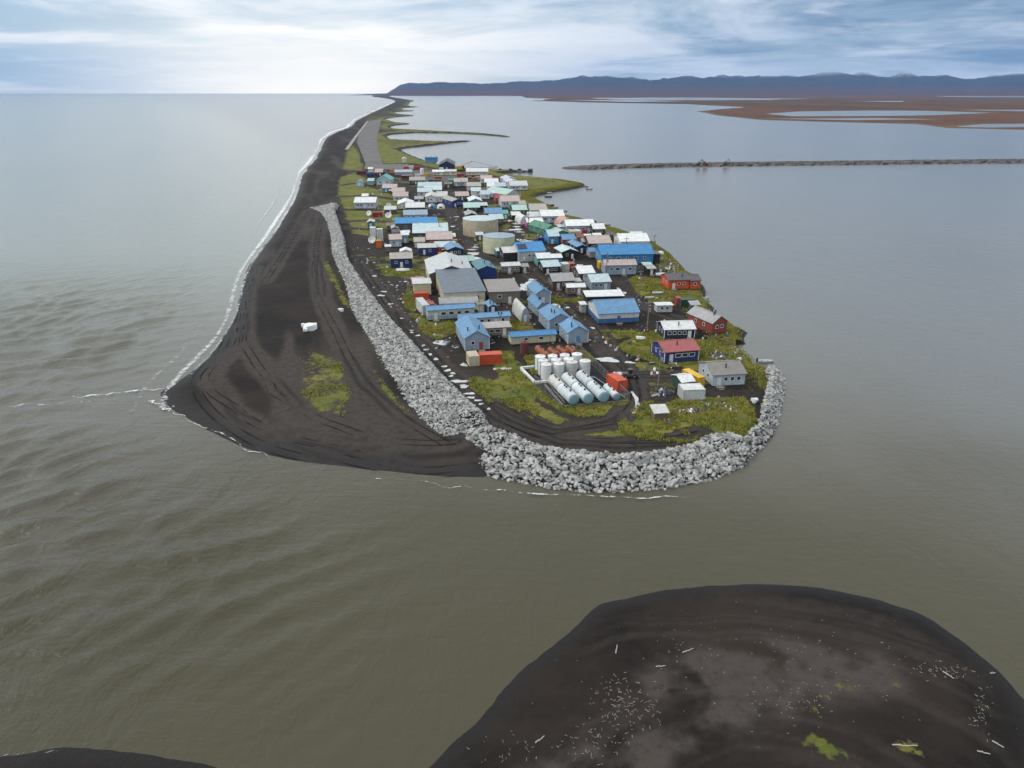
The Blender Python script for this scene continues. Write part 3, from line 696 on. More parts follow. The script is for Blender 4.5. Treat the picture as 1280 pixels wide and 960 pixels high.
# ------------------------------------------------------------------ building kit
def win_mesh(w, h):
    k = ('win', w, h)
    if k not in MATS:
        m = MB(); f = .12
        m.box(-w/2, w/2, -.07, .03, -h/2, -h/2 + f).box(-w/2, w/2, -.07, .03, h/2 - f, h/2).box(-w/2, -w/2 + f, -.07, .03, -h/2 + f, h/2 - f).box(w/2 - f, w/2, -.07, .03, -h/2 + f, h/2 - f)
        a = mesh('window', m.v, m.f, FRAME); m = MB(); m.box(-w/2 + f, w/2 - f, -.035, .02, -h/2 + f, h/2 - f); b = mesh('pane', m.v, m.f, GLASS)
        MATS[k] = (a, b)
    return MATS[k]
def window(parent, x, y, z, rz=0, w=1.25, h=1.05):
    a, b = win_mesh(w, h); o = share('window', a, parent, (x, y, z), (0, 0, rz)); share('pane', b, o); return o
DOORM = {}
def door(parent, x, y, z, rz=0, col='white', w=1.0, h=2.0):
    k = (col, w, h)
    if k not in DOORM:
        m = MB(); m.box(-w/2, w/2, -.06, .03, 0, h); m2 = MB(); m2.box(w/2 - .18, w/2 - .06, -.11, -.06, h * .45, h * .5); DOORM[k] = (mesh('door', m.v, m.f, paint(col, 'plain')), mesh('handle', m2.v, m2.f, DARKM))
    o = share('door', DOORM[k][0], parent, (x, y, z), (0, 0, rz)); share('handle', DOORM[k][1], o); return o
NAMES = {}
def roof_slab(e, kind, w, d, h, rise, mat, ov=.35, th=.14):
    m = MB()
    if kind == 'gx':
        s = rise / (d / 2); hy = d / 2 + ov; prof = [(d/2 - hy, h - ov * s), (d/2, h + rise), (d/2 + hy, h - ov * s), (d/2 + hy, h - ov * s + th), (d/2, h + rise + th), (d/2 - hy, h - ov * s + th)]
        m.prism(prof, 'x', -w/2 - ov, w/2 + ov)
    elif kind == 'gy':
        s = rise / (w / 2); hx = w / 2 + ov; m.prism([(-hx, h - ov * s), (0, h + rise), (hx, h - ov * s), (hx, h - ov * s + th), (0, h + rise + th), (-hx, h - ov * s + th)], 'y', -ov, d + ov)
    elif kind == 'shed':
        s = rise / d; m.prism([(-ov, h - ov * s), (d + ov, h + rise + ov * s), (d + ov, h + rise + ov * s + th), (-ov, h - ov * s + th)], 'x', -w/2 - ov, w/2 + ov)
    else: m.box(-w/2 - ov, w/2 + ov, -ov, d + ov, h, h + th)
    r = m.build('roof', mat, e)
    if kind in ('gx', 'gy'):
        m = MB()
        if kind == 'gx': m.box(-w/2 - ov, w/2 + ov, d/2 - .14, d/2 + .14, h + rise + th - .03, h + rise + th + .05)
        else: m.box(-.14, .14, -ov, d + ov, h + rise + th - .03, h + rise + th + .05)
        m.build('ridge_cap', mat, r)
    return r
def building(label, xl, xr, yb, rc='white', wc='offwhite', roof='gx', d=7., h=3.0, a=10., cat='house', rise=None, nwin=None, dr='white', left=True, chim=0, band=None, trim=False, dp=None, name=None, skirt=True, leftwall=None):
    pl, pr = at(xl, yb), at(xr, yb); cx, cy = (pl[0] + pr[0]) / 2, pl[1]; A = R(a)
    w = (pr[0] - pl[0]) / math.cos(A)
    if yb < 318 and not dp and roof in ('gx', 'gy'): d *= 1.4; h *= 1.06
    if dp: d = (at((xl + xr) / 2, yb - dp)[1] - cy) / max(.3, math.cos(A))
    e = empty(name or cat.replace(' ', '_'), (cx, cy, gz(cx, cy + 1)), A, label, cat)
    if rise is None: rise = max(.5, (d if roof == 'gx' else w) * .17) if roof in ('gx', 'gy') else .9
    b0 = .45 if skirt else 0.
    wm = paint(wc); rm = paint(rc, 'roof')
    if roof == 'arch':
        r = w / 2; k = 14; prof = [(r * math.cos(math.pi * i / k), max(0.1, (h) * math.sin(math.pi * i / k))) for i in range(k + 1)]
        m = MB(); m.prism(prof, 'y', .12, d - .12); m.build('wall', wm, e)
        out = [(p * 1.03, q * 1.03 + .02) for p, q in prof]; inn = [(p, q) for p, q in prof][::-1]
        m = MB(); m.prism(out + inn, 'y', 0, d); rr = m.build('roof', rm, e, smooth=.6)
        for t in np.linspace(0, d, max(3, int(d / 2.5)))[1:-1]:
            mm = MB(); mm.prism([(p * 1.05, q * 1.05 + .02) for p, q in prof] + [(p * 1.01, q * 1.01) for p, q in prof][::-1], 'y', t - .06, t + .06); mm.build('rib', rm, rr)
        door(e, 0, .10, .1, 0, dr, min(1.2, w * .3), min(2., h * .7))
        return e
    m = MB(); i = .05
    if roof == 'gx': m.prism([(0, b0), (d, b0), (d, h), (d/2, h + rise), (0, h)], 'x', -w/2, w/2)
    elif roof == 'gy': m.prism([(-w/2, b0), (w/2, b0), (w/2, h), (0, h + rise), (-w/2, h)], 'y', 0, d)
    elif roof == 'shed': m.prism([(0, b0), (d, b0), (d, h + rise), (0, h)], 'x', -w/2, w/2)
    else: m.box(-w/2, w/2, 0, d, b0, h)
    m.build('wall', wm, e)
    if leftwall: mm = MB(); mm.box(-w/2 - .05, -w/2 + .02, .02, d - .02, b0 + .02, h - .05); mm.build('end_wall', paint(leftwall), e)
    if band: mm = MB(); mm.box(-w/2 - .04, w/2 + .04, -.04, d + .04, b0, b0 + (h - b0) * .46); mm.build('wall_base', paint(band), e)
    if skirt: m = MB(); m.box(-w/2 + .12, w/2 - .12, .12, d - .12, -.5, b0 + .02); m.build('skirting', SKIRT, e)
    roof_slab(e, roof, w, d, h, rise, rm)
    if trim:
        for sx, sy in ((-1, 0), (1, 0), (-1, 1)):
            m = MB(); x0 = sx * w / 2; y0 = sy * d; m.box(x0 - .09, x0 + .09, y0 - .09, y0 + .09, b0, h - .12); m.build('corner_board', FRAME, e)
    wh = min(1.05, (h - b0) * .42); zc = b0 + (h - b0) * .58; yo = -.05 if band else 0
    if nwin is None: nwin = max(1, min(5, int(w / 3.4)))
    slots = np.linspace(-w/2, w/2, nwin + 2 + (1 if dr else 0))[1:-1] if nwin + (1 if dr else 0) else []
    di = random.randrange(len(slots)) if dr and len(slots) else -1
    for k, x in enumerate(slots):
        if k == di:
            door(e, x, yo, b0 + .02, 0, dr, 1.0, min(2.0, h - b0 - .25))
            if yb > 335 and skirt:
                m = MB(); m.box(x - .9, x + .9, -1.5, -.12, b0 - .08, b0).box(x - .85, x - .75, -1.45, -1.35, -.3, b0 + .9).box(x + .75, x + .85, -1.45, -1.35, -.3, b0 + .9).box(x - .6, x + .6, -1.9, -1.5, b0 * .4, b0 * .5); m.build('steps', WOOD, e)
        else: window(e, x, yo, zc, 0, random.choice((1.0, 1.3, 1.6)) if w > 8 else 1.0, wh)
    if left and d > 5:
        for y in np.linspace(0, d, 4)[1:-1]: window(e, -w/2, y, zc, -math.pi / 2, 1.0, wh)
    for k in range(chim + (2 if yb > 340 and roof == 'gy' else 0)):
        x = random.uniform(-.35, .35) * w; y = d * random.uniform(.2, .4); z = h + rise * (y / (d / 2) if roof == 'gx' else 1 - abs(x) / (w / 2) if roof == 'gy' else .3)
        m = MB(); m.tube((x, y, z - .3), (x, y, z + 1.0), .16, n=8).tube((x, y, z + 1.0), (x, y, z + 1.12), .26, n=8); m.build('chimney', DARKM, e, .6)
    return e
def container(label, xl, xr, yb, col='red', d=2.45, a=10., h=2.6, cat='container', dp=None, roofcol=None, doors=True):
    pl, pr = at(xl, yb), at(xr, yb); cx, cy = (pl[0] + pr[0]) / 2, pl[1]; A = R(a); w = (pr[0] - pl[0]) / math.cos(A)
    if dp: d = (at((xl + xr) / 2, yb - dp)[1] - cy) / max(.3, math.cos(A))
    e = empty('shipping_container', (cx, cy, gz(cx, cy + 1)), A, label, cat); M = paint(col, 'plain')
    def corr(L):
        p = []; n = max(4, int(L / .28)); 
        for i in range(n):
            x0 = -L/2 + L * i / n; s = L / n; p += [(x0, 0), (x0 + s * .3, 0), (x0 + s * .5, .05), (x0 + s * .8, .05)]
        return p + [(L/2, 0)]
    m = MB()
    top = corr(w - .1); outl = [(x, y) for x, y in top] + [(x, d - y) for x, y in top[::-1]]
    m.prism(outl, 'z', .15, h - .08); m.build('body', M, e)
    m = MB(); f = .09
    for x in (-w/2, w/2):
        for y in (0, d): m.box(x - f, x + f, y - f, y + f, 0, h)
    for z in (.08, h - .06):
        for y in (0, d): m.box(-w/2 + f, w/2 - f, y - f * .8, y + f * .8, z - .07, z + .06)
        for x in (-w/2, w/2): m.box(x - f * .8, x + f * .8, f, d - f, z - .07, z + .06)
    m.build('frame', M, e)
    m = MB(); m.box(-w/2 + f, w/2 - f, f, d - f, h - .1, h - .02); m.build('roof', paint(roofcol or col, 'roof'), e)
    if doors:
        for s in (0, 1):
            if d <= w: y0, y1 = (.1, d/2 - .02) if s == 0 else (d/2 + .02, d - .1); m = MB(); m.box(-w/2 - .05, -w/2 + .06, y0, y1, .18, h - .16)
            else: x0, x1 = (-w/2 + .1, -.02) if s == 0 else (.02, w/2 - .1); m = MB(); m.box(x0, x1, -.05, .06, .18, h - .16)
            q = m.build('door', M, e); m = MB()
            if d <= w: m.tube((-w/2 - .09, (y0+y1)/2, .25), (-w/2 - .09, (y0+y1)/2, h - .25), .03, n=6)
            else: m.tube(((x0+x1)/2, -.09, .25), ((x0+x1)/2, -.09, h - .25), .03, n=6)
            m.build('lock_bar', GALV, q)
    return e
H = building
# ---- far end of the village -------------------------------------------------
H('small turquoise arched hut on the grass left of the village', 444.5,454.5,233,'teal','aqua','arch',d=7,h=4,a=4,cat='hut')
H('small grey shed with pale turquoise roof left of the teal gabled house', 460,467.3,232.3,'mint','greyblue','gx',d=6,h=3.2,a=4,cat='shed',nwin=0,dr=None)
H('turquoise house with front gable and teal roof at the far left', 471,489,232,'teal','aqua','gy',d=12,h=3.6,a=2,rise=3,nwin=2)
container('maroon container at the far left end of the yard row',446,458,218,'maroon')
container('bright blue container in front of the maroon one at the far end',459,468,221.5,'royal',h=3)
H('tiny white cabin behind the bright blue container', 460.5,466,216,'white','white','gx',d=4,h=3,a=3,cat='hut',nwin=0,dr=None)
H('dark red shed with pink roof beside the bright blue container',469,478.5,220.5,'pinkbeige','maroon','gx',d=9,h=3,a=4,cat='shed',nwin=1)
H('blue fronted house with pinkish roof below the turquoise gable house',478.5,496,241,'pinkbeige','sky','gx',d=8,h=3,a=4)
H('low white roofed trailer beside the blue fronted house',487,498,242.5,'white','maroon','flat',d=4,h=2.2,a=4,cat='trailer',nwin=0)
H('pale blue house with grey pink roof, upper of two alike at the grass edge',490.5,506,246,'pinkbeige','paleblue','gx',d=8,h=3,a=6)
H('pale house with grey pink roof, lower of two alike at the grass edge',492,510,252.5,'pinkbeige','ltgrey','gx',d=8,h=3.2,a=6)
H('small white hut standing alone near the end of the runway',503.5,508,204,'white','white','gy',d=5,h=4,a=10,cat='hut',nwin=0,dr=None)
container('orange container beside the runway apron',505,511,212,'redorange')
container('white container behind the orange one at the apron',511,517,211,'white')
container('red container at the shore side of the apron',518,525,212.5,'red')
H('long low grey roofed store at the front of the far yard',494,515,219.5,'greyblue','grey','shed',d=12,h=2.6,a=8,cat='store',nwin=0,dr=None)
container('dark red container with white top in the far yard',502,517.5,223.5,'maroon',roofcol='offwhite')
H('beige roofed house with teal end at the front edge of the far yard',512.5,531,231,'beige','brown','gx',d=8,h=3,a=6,leftwall='teal')
H('black gabled warehouse with white door at the lagoon shore',549,568,213,'black','navy','gy',d=22,h=4.2,a=3,rise=3.2,nwin=0,dr='white',cat='warehouse',left=False)
H('cream bunkhouse with row of windows in the far yard',556,570.5,219.6,'offwhite','cream','gx',d=5,h=3.2,a=5,cat='bunkhouse',nwin=4)
H('cream bunkhouse with white roof, left of the windowed bunkhouse',541,555,219.8,'white','cream','gx',d=5,h=3.0,a=5,cat='bunkhouse',nwin=2)
container('tall white box standing among the cream bunkhouses',550,554.5,216.5,'white',h=4.2,d=4)
container('yellow orange container in the far yard beside a white tank',530,535,221,'yellow')
container('pink white container right of the yellow one in the far yard',535.5,541,220.6,'pinkbeige')
container('red container in front of the long white shed in the far yard',572,582,221.5,'red')
container('flat red container lying in front of the cream bunkhouses',544,552,223.8,'brick',h=1.6)
H('very long white shed at the far right end of the yard',583,610,219.6,'white','offwhite','gx',d=9,h=3.0,a=3,cat='shed',nwin=5,dr=None)
H('lilac house with beige roof, left of the lilac pair',568,576,233.6,'beige','lilac','gx',d=8,h=3.2,a=5)
H('lilac house with beige roof, right of the lilac pair',576.6,584.5,233.2,'beige','paleblue','gx',d=8,h=3.2,a=5)
H('long house with pale aqua roof, rearmost of the aqua row',523,552,239,'aqua','tealdk','gx',d=9,h=3,a=5)
H('house with pale aqua roof, middle of the aqua row',531,552,243.5,'aqua','ltgrey','gx',d=8,h=3,a=5)
H('whitish house with pale roof, left end of the aqua row',522.5,540,246.5,'aqua','offwhite','gx',d=8,h=3.2,a=5)
H('white house with front gable above the two dome tents',532,546,254,'offwhite','white','gy',d=12,h=3.4,a=4)
H('white wing beside the white gable house above the dome tents',546.5,559,253.6,'offwhite','white','gx',d=9,h=3.6,a=4)
H('deep blue house with beige roof and gabled front near the dome tents',566,579,259.5,'beige','royal','gy',d=11,h=3.6,a=28,cat='house')
H('light blue gabled house with white roof behind the large beige tank',587,602.5,259,'white','ltblue','gy',d=10,h=3.4,a=8)
H('dark green hut with pinkish roof above the deep blue house',570,586,251,'pinkbeige','dkgreen','gx',d=8,h=2.8,a=8,cat='hut')
H('pale house with beige roof below the lilac pair',584,601,239,'beige','offwhite','gx',d=8,h=3.2,a=5)
H('white house with aqua porch roof in front of the beige roofed one',589.5,601,245.6,'aqua','white','gx',d=7,h=3.2,a=5)
H('pale house with pink roof at the far right of the yard',601.5,615,229.5,'pinkbeige','offwhite','gx',d=8,h=3.2,a=5)
container('small red container behind the green walled house',616,623,226.5,'red')
H('green walled house with white roof at the far right',606,623,233.5,'white','green','gx',d=8,h=3,a=5)
H('white house joined to the bright blue walled one',609.5,618.4,239.8,'white','white','gx',d=8,h=3.4,a=5)
H('bright blue walled house with pale roof near the right shore',618.8,632,239.8,'paleblue','roofblue','gx',d=8,h=3.4,a=5,nwin=1)
H('white house with pale blue roof left of the large aqua gable',601.5,612,249.5,'paleblue','white','gx',d=8,h=3,a=6)
H('low white house between the pale blue roof and large aqua gable',613,626,247.5,'aqua','white','gx',d=7,h=2.8,a=6)
H('white house with large pale aqua gable roof turned to the right',633,651,249,'mint','offwhite','gy',d=16,h=3,a=38,rise=2.6)
H('pale grey gabled house, farthest of the three lilac gables by the shore field',630.5,645,229.5,'lilac','ltgrey','gy',d=10,h=3,a=14)
H('pale grey gabled house, middle of the three lilac gables by the shore field',634.5,650,233.5,'lilac','ltgrey','gy',d=10,h=3,a=14)
H('wide pale house with lilac roof, nearest of the three by the shore field',638,659.5,238.4,'ltgrey','lilac','gx',d=10,h=3.2,a=8)
H('red house with white roof edge in front of the low white house',619.5,627.5,254.4,'red','red','gx',d=7,h=3,a=8)
H('white house with pink and blue roof in the middle of the far cluster',627,650,260,'pinkbeige','lilac','gx',d=10,h=3.6,a=8,nwin=4)
H('narrow green hut in front of the pink roofed white house',637.5,642.5,263.6,'green','green','gy',d=5,h=3.2,a=8,cat='hut',nwin=0,dr=None)
H('brown shed with beige roof beside the green hut near the shore',649,657,260.8,'beige','brown','gx',d=6,h=2.4,a=8,cat='shed',nwin=0)
H('grey green house with pale mint roof and white posts',641.5,659,269.8,'mint','dkgreen','gx',d=8,h=3,a=8)
# ---- left grass field ---------------------------------------------------------
H('small white hut behind the long white house on the grass',453,460,251.5,'white','white','gx',d=4,h=3,a=2,cat='hut',nwin=1,dr=None)
H('long white house alone on the grass at the left',443.5,469.5,261.5,'white','lilac','gx',d=9,h=3.6,a=2,nwin=4,left=False)
container('red container between two satellite dishes on the grass',466,478,271.5,'red')
H('small white canopy hut under the satellite dishes',481,495,268,'ltgrey','dgrey','gx',d=6,h=2.5,a=5,cat='hut',nwin=0,rise=1.2)
H('small teal shed on the grass below the red container',460,467.5,285.5,'ltgrey','tealdk','gy',d=4,h=3,a=5,cat='shed',nwin=0)
container('white upright cabinet behind the big round dish',463.5,470,299.5,'white',h=5.4,d=3)
container('cream white upright cabinet right of the big round dish',471.8,479,301.5,'offwhite',h=5.4,d=3)
container('small bright orange cubic tank box below the white cabinets',470.6,477,310,'orange',h=3.2,d=2.6,doors=False)
H('pale grey house with pink roof patch above the navy house',488,502,309.5,'pinkbeige','paleblue','gx',d=6,h=3.4,a=10)
H('little grey hut just behind the pale grey house',491,500,299,'dgrey','ltgrey','gx',d=4,h=3,a=10,cat='hut',nwin=1,dr=None)
H('dark grey hut with gable behind the little grey hut',490,498,292.5,'grey','dgrey','gy',d=5,h=2.6,a=10,cat='hut',nwin=0)
H('dull blue hut with white roof right of the pale grey house',502.5,511,305,'white','greyblue','gx',d=5,h=3.8,a=10,cat='hut',nwin=0)
H('weathered outhouse with white roof left of the navy house',482.5,488.5,316,'white','wood','shed',d=2.2,h=2.6,a=10,cat='shed',nwin=0,dr=None,rise=.3)
H('whitish house with gable front left of the black walled house',498,517,262,'white','offwhite','gy',d=10,h=2.9,a=8)
H('black walled house with long white roof at the edge of the grass',508,530.6,267,'white','black','gx',d=8,h=3.2,a=6,nwin=3)
H('long lilac grey house behind the bright blue store roof',505.5,534,276,'greyblue','lilac','gx',d=7,h=3,a=8,nwin=3)
H('long store with bright blue roof behind the white store',495,546,290.5,'sky','dgrey','gx',d=8,h=4.2,a=6,cat='store',nwin=2,rise=1.8)
H('large white roofed store with dark walls in the centre left',517,560,302,'aqua','dgrey','gx',d=17,h=3.8,a=6,cat='store',nwin=3,rise=2.2)
H('red walled building with pale pink roof in front of the white store',534,565,309.5,'pinkbeige','brick','gx',d=9,h=3.4,a=6,nwin=3,cat='building')
H('low red building with aqua roof beside the dark gabled house',545,569,317,'aqua','brick','gx',d=6,h=2.7,a=8,nwin=2,cat='building')
H('dark navy house with bright blue gabled roof in the centre',560,579,321.5,'ltblue','navy','gy',d=12,h=3.2,a=14,nwin=2)
H('bright blue house with whitish roof behind the gymnasium',523.5,545,319.6,'offwhite','royal','gx',d=6,h=3.4,a=8,nwin=1)
H('grey weathered hut behind the bright blue house',518.5,531,310.6,'beige','ltgrey','gx',d=5,h=2.8,a=8,cat='hut',nwin=1)
H('navy blue house with beige roof and teal end beside the boat',489,515.5,335.5,'beige','navy2','gx',d=8,h=3.9,a=8,nwin=2,leftwall='teal')
H('small white gabled shed behind the navy house',501,514,321,'white','white','gy',d=5,h=2.2,a=8,cat='shed',nwin=0,dr=None)
# ---- centre right, far ----------------------------------------------------------
H('small house with blue roof and red wall behind the large beige tank',607,628,274.5,'ltblue','brick','gx',d=8,h=3.2,a=8,nwin=2)
H('low house with pale aqua roof right behind the large beige tank',613,629,281,'aqua','dgrey','gx',d=7,h=2.8,a=8,nwin=2)
H('small teal shed beside the blue and red house',629.4,635,274.5,'teal','teal','gx',d=5,h=3,a=8,cat='shed',nwin=0)
H('dark walled house with long mint roof above the large tank',580.5,599.5,266,'mint','black','gx',d=8,h=2.8,a=8)
H('dark gabled hut with grey roof just above the large tank',583,596.5,276,'grey','black','gy',d=8,h=2.8,a=10,cat='hut',nwin=1)
H('white rounded hut in front of the white shore houses',650.5,661,280.5,'white','white','arch',d=11,h=4.2,a=15,cat='hut')
H('pale house with beige gabled roof near the lagoon shore',664,684,271.5,'beige','lilac','gx',d=10,h=3.6,a=8,nwin=3)
H('grey roofed low house behind the magenta house',661,676,278,'ltgrey','ltgrey','gx',d=7,h=2.8,a=8,nwin=1)
H('magenta house with white roof',659,678.5,286.6,'white','magenta','gx',d=6,h=3.2,a=8,nwin=2)
H('long pale blue house with white roof near the shore',677,705,279.5,'white','paleblue','gx',d=9,h=3.6,a=6,nwin=4)
H('salmon pink arched hut at the shore',699,718.5,284.6,'salmon','salmon','arch',d=9,h=4.4,a=14,cat='hut')
H('dark green house with green gabled roof',682,697,295,'green','green','gy',d=11,h=3.2,a=30,nwin=1,rise=1.8)
H('long aqua blue house with white roof by the shore grass',708,743,292.6,'white','greyblue','gx',d=8,h=3.8,a=6,nwin=3)
H('small dark shed left of the long aqua blue house',698,707,290.6,'ltgrey','dgrey','shed',d=4,h=2.6,a=6,cat='shed',nwin=1,rise=.4)
container('cream yellow container in front of the long aqua house',713,720.6,296.4,'tan',d=6)
container('whitish container between the cream and the red ones',721,727,296,'offwhite',d=6)
container('dark red container right of the whitish one by the aqua house',727.4,733.5,294.4,'red')
H('black walled house with white roof at the shore grass',741.5,755.8,295.6,'white','black','gx',d=7,h=3.4,a=6,nwin=3,dr=None)
H('green gabled shed with pale mint roof behind the bright aqua house',694,711,299,'mint','green','gy',d=9,h=2.8,a=20,cat='shed',nwin=0)
H('bright aqua blue house with white roof in the middle of the right side',686,699,306,'aqua','sky','gx',d=8,h=3.6,a=10,nwin=1,left=True)
H('red walled shed with lavender blue roof beside the bright aqua house',703.4,719,308,'ltblue','brick','gx',d=6,h=2.9,a=8,cat='shed',nwin=1)
H('open carport with white roof, left of two below the black walled house',732.5,740.5,302.6,'white','black','shed',d=5,h=2.3,a=6,cat='carport',nwin=0,dr=None,rise=.3)
H('open carport with white peaked roof, right of two below the black walled house',742.5,752,303.4,'white','black','gx',d=5,h=2.3,a=6,cat='carport',nwin=0,dr=None)
H('long black walled house with pink beige roof behind the large blue building',736,764,314,'pinkbeige','black','gx',d=9,h=3.2,a=6,nwin=4)
container('bright red container at the shore behind the white long house',769.5,782,302.4,'redorange',h=2.8)
H('long white house with pale blue lower wall at the right shore',775,811,314,'white','white','gx',d=9,h=4,a=5,nwin=4)
H('small white shed behind the long white shore house',790,804,303.6,'white','white','gx',d=6,h=2.6,a=5,cat='shed',nwin=0,dr=None)
H('large bright blue building with blue roof and small windows near the right shore',751,816.5,331,'sky','sky','gx',d=13,h=4.2,a=5,nwin=5,dr=None,rise=2.6,cat='hall',leftwall='ltblue')
H('black shed against the right end of the large blue building',817.2,824.4,330,'dgrey','black','flat',d=6,h=4.0,a=5,cat='shed',nwin=0,dr=None)
H('small house with light blue roof left of the large blue building',737,759,323,'ltblue','beige','gx',d=6,h=2.8,a=8,nwin=1)
H('long blue grey house with pink roof in front of the large blue building',756,795,344.6,'pinkbeige','greyblue','gx',d=7,h=4.0,a=5,nwin=3)
container('orange yellow container beside the long pink roofed house',749,762,336,'yellow',d=3)
H('small dark hut with pale green roof right of the pink roofed house',804.5,814.5,340.6,'mint','dgrey','shed',d=3,h=2.8,a=6,cat='hut',nwin=0,rise=.3)
H('small dark hut with grey roof in front of the pale green one',809.5,819,344.6,'grey','black','shed',d=3,h=2.6,a=6,cat='hut',nwin=0,rise=.3)
H('dark house with pale aqua roof and grey front gable in the middle',702,722,325,'aqua','black','gy',d=9,h=3.4,a=16,nwin=1)
H('navy hut with blue roof beside the aqua roofed dark house',721,733,317.6,'ltblue','navy','gy',d=8,h=3,a=16,cat='hut',nwin=0)
H('house with large bright blue roof and pale walls left of centre right',648.5,681.5,328,'sky','ltgrey','gx',d=12,h=4.6,a=14,nwin=3,rise=2.4)
H('open front porch building with white rail left of the large bright blue roof',630,646,328,'offwhite','black','gx',d=8,h=4.0,a=14,nwin=0,rise=1.4,cat='porch',dr=None)  # closed box; black walls paint in the shade of the porch opening
H('long weathered grey house with white roof below the porch building',628,650,342,'ltgrey','wood','gx',d=4.5,h=3.0,a=10,nwin=3)
H('house with white roof and teal end left of the bright blue wall',672,689,334,'white','teal','gx',d=7,h=3.6,a=10,nwin=1)
H('bright blue walled annex with white roof',688.6,702,333.4,'white','sky','gx',d=5,h=3.6,a=10,nwin=0,dr=None,cat='annex')
H('black fronted house with pale aqua roof in front of the blue annex',679.5,700,343.6,'aqua','black','gx',d=8,h=3.2,a=14,nwin=2)
container('white box container left of the small red one in the middle lane',703.4,711.4,340,'ltgrey',d=4,h=3)
container('small red container in the middle lane beside a white tank',711.8,719,338.2,'red',d=4)
# ---- middle -----------------------------------------------------------------------
H('large gymnasium with broad pale grey gable roof',538,592,360,'ltgrey','brown','gy',dp=19,h=5.2,a=10,leftwall='ltgrey',rise=2.6,nwin=2,dr=None,cat='gymnasium')
H('large school building with slate blue roof and cream walls',556,606.5,382,'slate','cream','shed',dp=22,h=4.4,a=12,rise=2.2,nwin=3,cat='school')
H('large building with flat brown roof and dark wood walls beside the school',612,650,380.5,'taupe','wood','flat',dp=16,h=4.2,a=8,nwin=1,cat='building')
H('blue gabled building behind the brown roofed building',598,620,350,'tealdk','royal','gy',d=12,h=4,a=14,nwin=0,dr=None,cat='building')
H('small building with mint roof behind the gymnasium',578,593,337,'mint','dkgreen','gx',d=7,h=3.4,a=10,cat='building',nwin=0,dr=None)
container('pink container on the left side of the school',515,531,357.5,'pink',d=3,a=12)
H('cream box building with pale roof at the left side of the school',518,539,370,'ltgrey','cream','flat',d=7,h=4.2,a=10,nwin=0,dr=None,cat='building')
container('red orange container in front of the cream box building',518.5,536,375.6,'redorange',h=2.4,a=10)
container('long grey container seen end on at the left of the white building',529,537,394,'ltgrey',dp=10,a=20,h=3.2,doors=True)
container('small red container between the grey container and the white building',537,543.5,390.4,'red',d=4,a=14)
H('low white building with speckled grey roof below the school',551,597,389.5,'grey','white','gx',d=6,h=2.8,a=8,nwin=4,cat='building')
H('long white trailer with blue roof on stilts, upper of the two left trailers',536,593,400,'ltblue','ltgrey','gx',d=4.2,h=3.4,a=14,nwin=4,cat='trailer',rise=.6,band='greyblue')
H('long white trailer with blue roof and porch, lower of the two left trailers',576,637.5,409,'ltblue','ltgrey','gx',d=4.2,h=3.0,a=14,nwin=5,cat='trailer',rise=.6)
H('small blue gabled shed below the brown roofed building',611.6,621,393.4,'ltblue','navy2','gy',d=5,h=2.7,a=16,cat='shed',nwin=0,leftwall='ltblue',left=False)
H('low brown building with flat beige roof in front of the lower trailer',599,638.5,421,'beige','wood','flat',d=5,h=2.6,a=10,nwin=3,cat='building')
H('grey barrel roofed shed with blue grey front',651.5,662,402.6,'offwhite','greyblue','arch',dp=13,h=4.2,a=14,cat='shed')
H('large blue house with blue gabled roof beside the rock wall road',581.5,611.5,439,'ltblue','greyblue','gy',dp=21,h=3.8,a=13,nwin=1,rise=1.8,trim=True,dr='brick')
H('cream trailer with bright blue roof behind the rusty tanks',639,695,430.5,'roofblue','cream','gx',d=3.6,h=2.6,a=12,nwin=2,cat='trailer',rise=.6,dr=None)
H('blue house, rearmost of the four blue gabled houses in a row',670,688,381,'ltblue','greyblue','gy',dp=11,h=3.8,a=14,nwin=0,rise=1.5,trim=True)
H('small blue house with turquoise roof, second of the four blue gabled houses',672,683,397,'ltblue','greyblue','gy',dp=11,h=3.4,a=16,nwin=0,rise=1.4)
H('blue house, third of the four blue gabled houses in a row',686,714,415.5,'ltblue','greyblue','gy',dp=13,h=3.8,a=14,nwin=2,rise=1.7,trim=True,dr=None)
H('blue house, nearest of the four blue gabled houses in a row',709.5,735,430.6,'ltblue','greyblue','gy',dp=11,h=3.6,a=13,nwin=0,rise=1.6,trim=True,dr='ltblue')
H('large warehouse with blue roof, white upper wall and blue base',747.5,798.5,405,'ltblue','white','gx',dp=15,h=3.4,a=9,nwin=0,rise=2.3,band='midblue',cat='warehouse',dr='midblue',left=False)
H('open fronted shed with long white roof behind the large warehouse',733,779,381,'white','black','shed',d=5,h=2.8,a=6,nwin=0,cat='shed',dr=None,rise=.5)  # black wall colour stands in for the shade inside the open front
H('dark brown house with grey roof in the middle of the right side',691,718,362.4,'grey','brown','gx',d=9,h=3.2,a=10,nwin=2)
H('dark house with broad white roof above the aqua roofed house',724,743,351.6,'white','brown','gx',d=9,h=3,a=12,nwin=1)
H('blue grey house with pale aqua roof left of the pink roofed house',739,763,363.6,'aqua','greyblue','gx',d=9,h=3.2,a=10,nwin=2)
H('small grey wooden shed with white roof on the grass',709,731,369,'white','wood','gx',d=4,h=2.8,a=6,cat='shed',nwin=1)
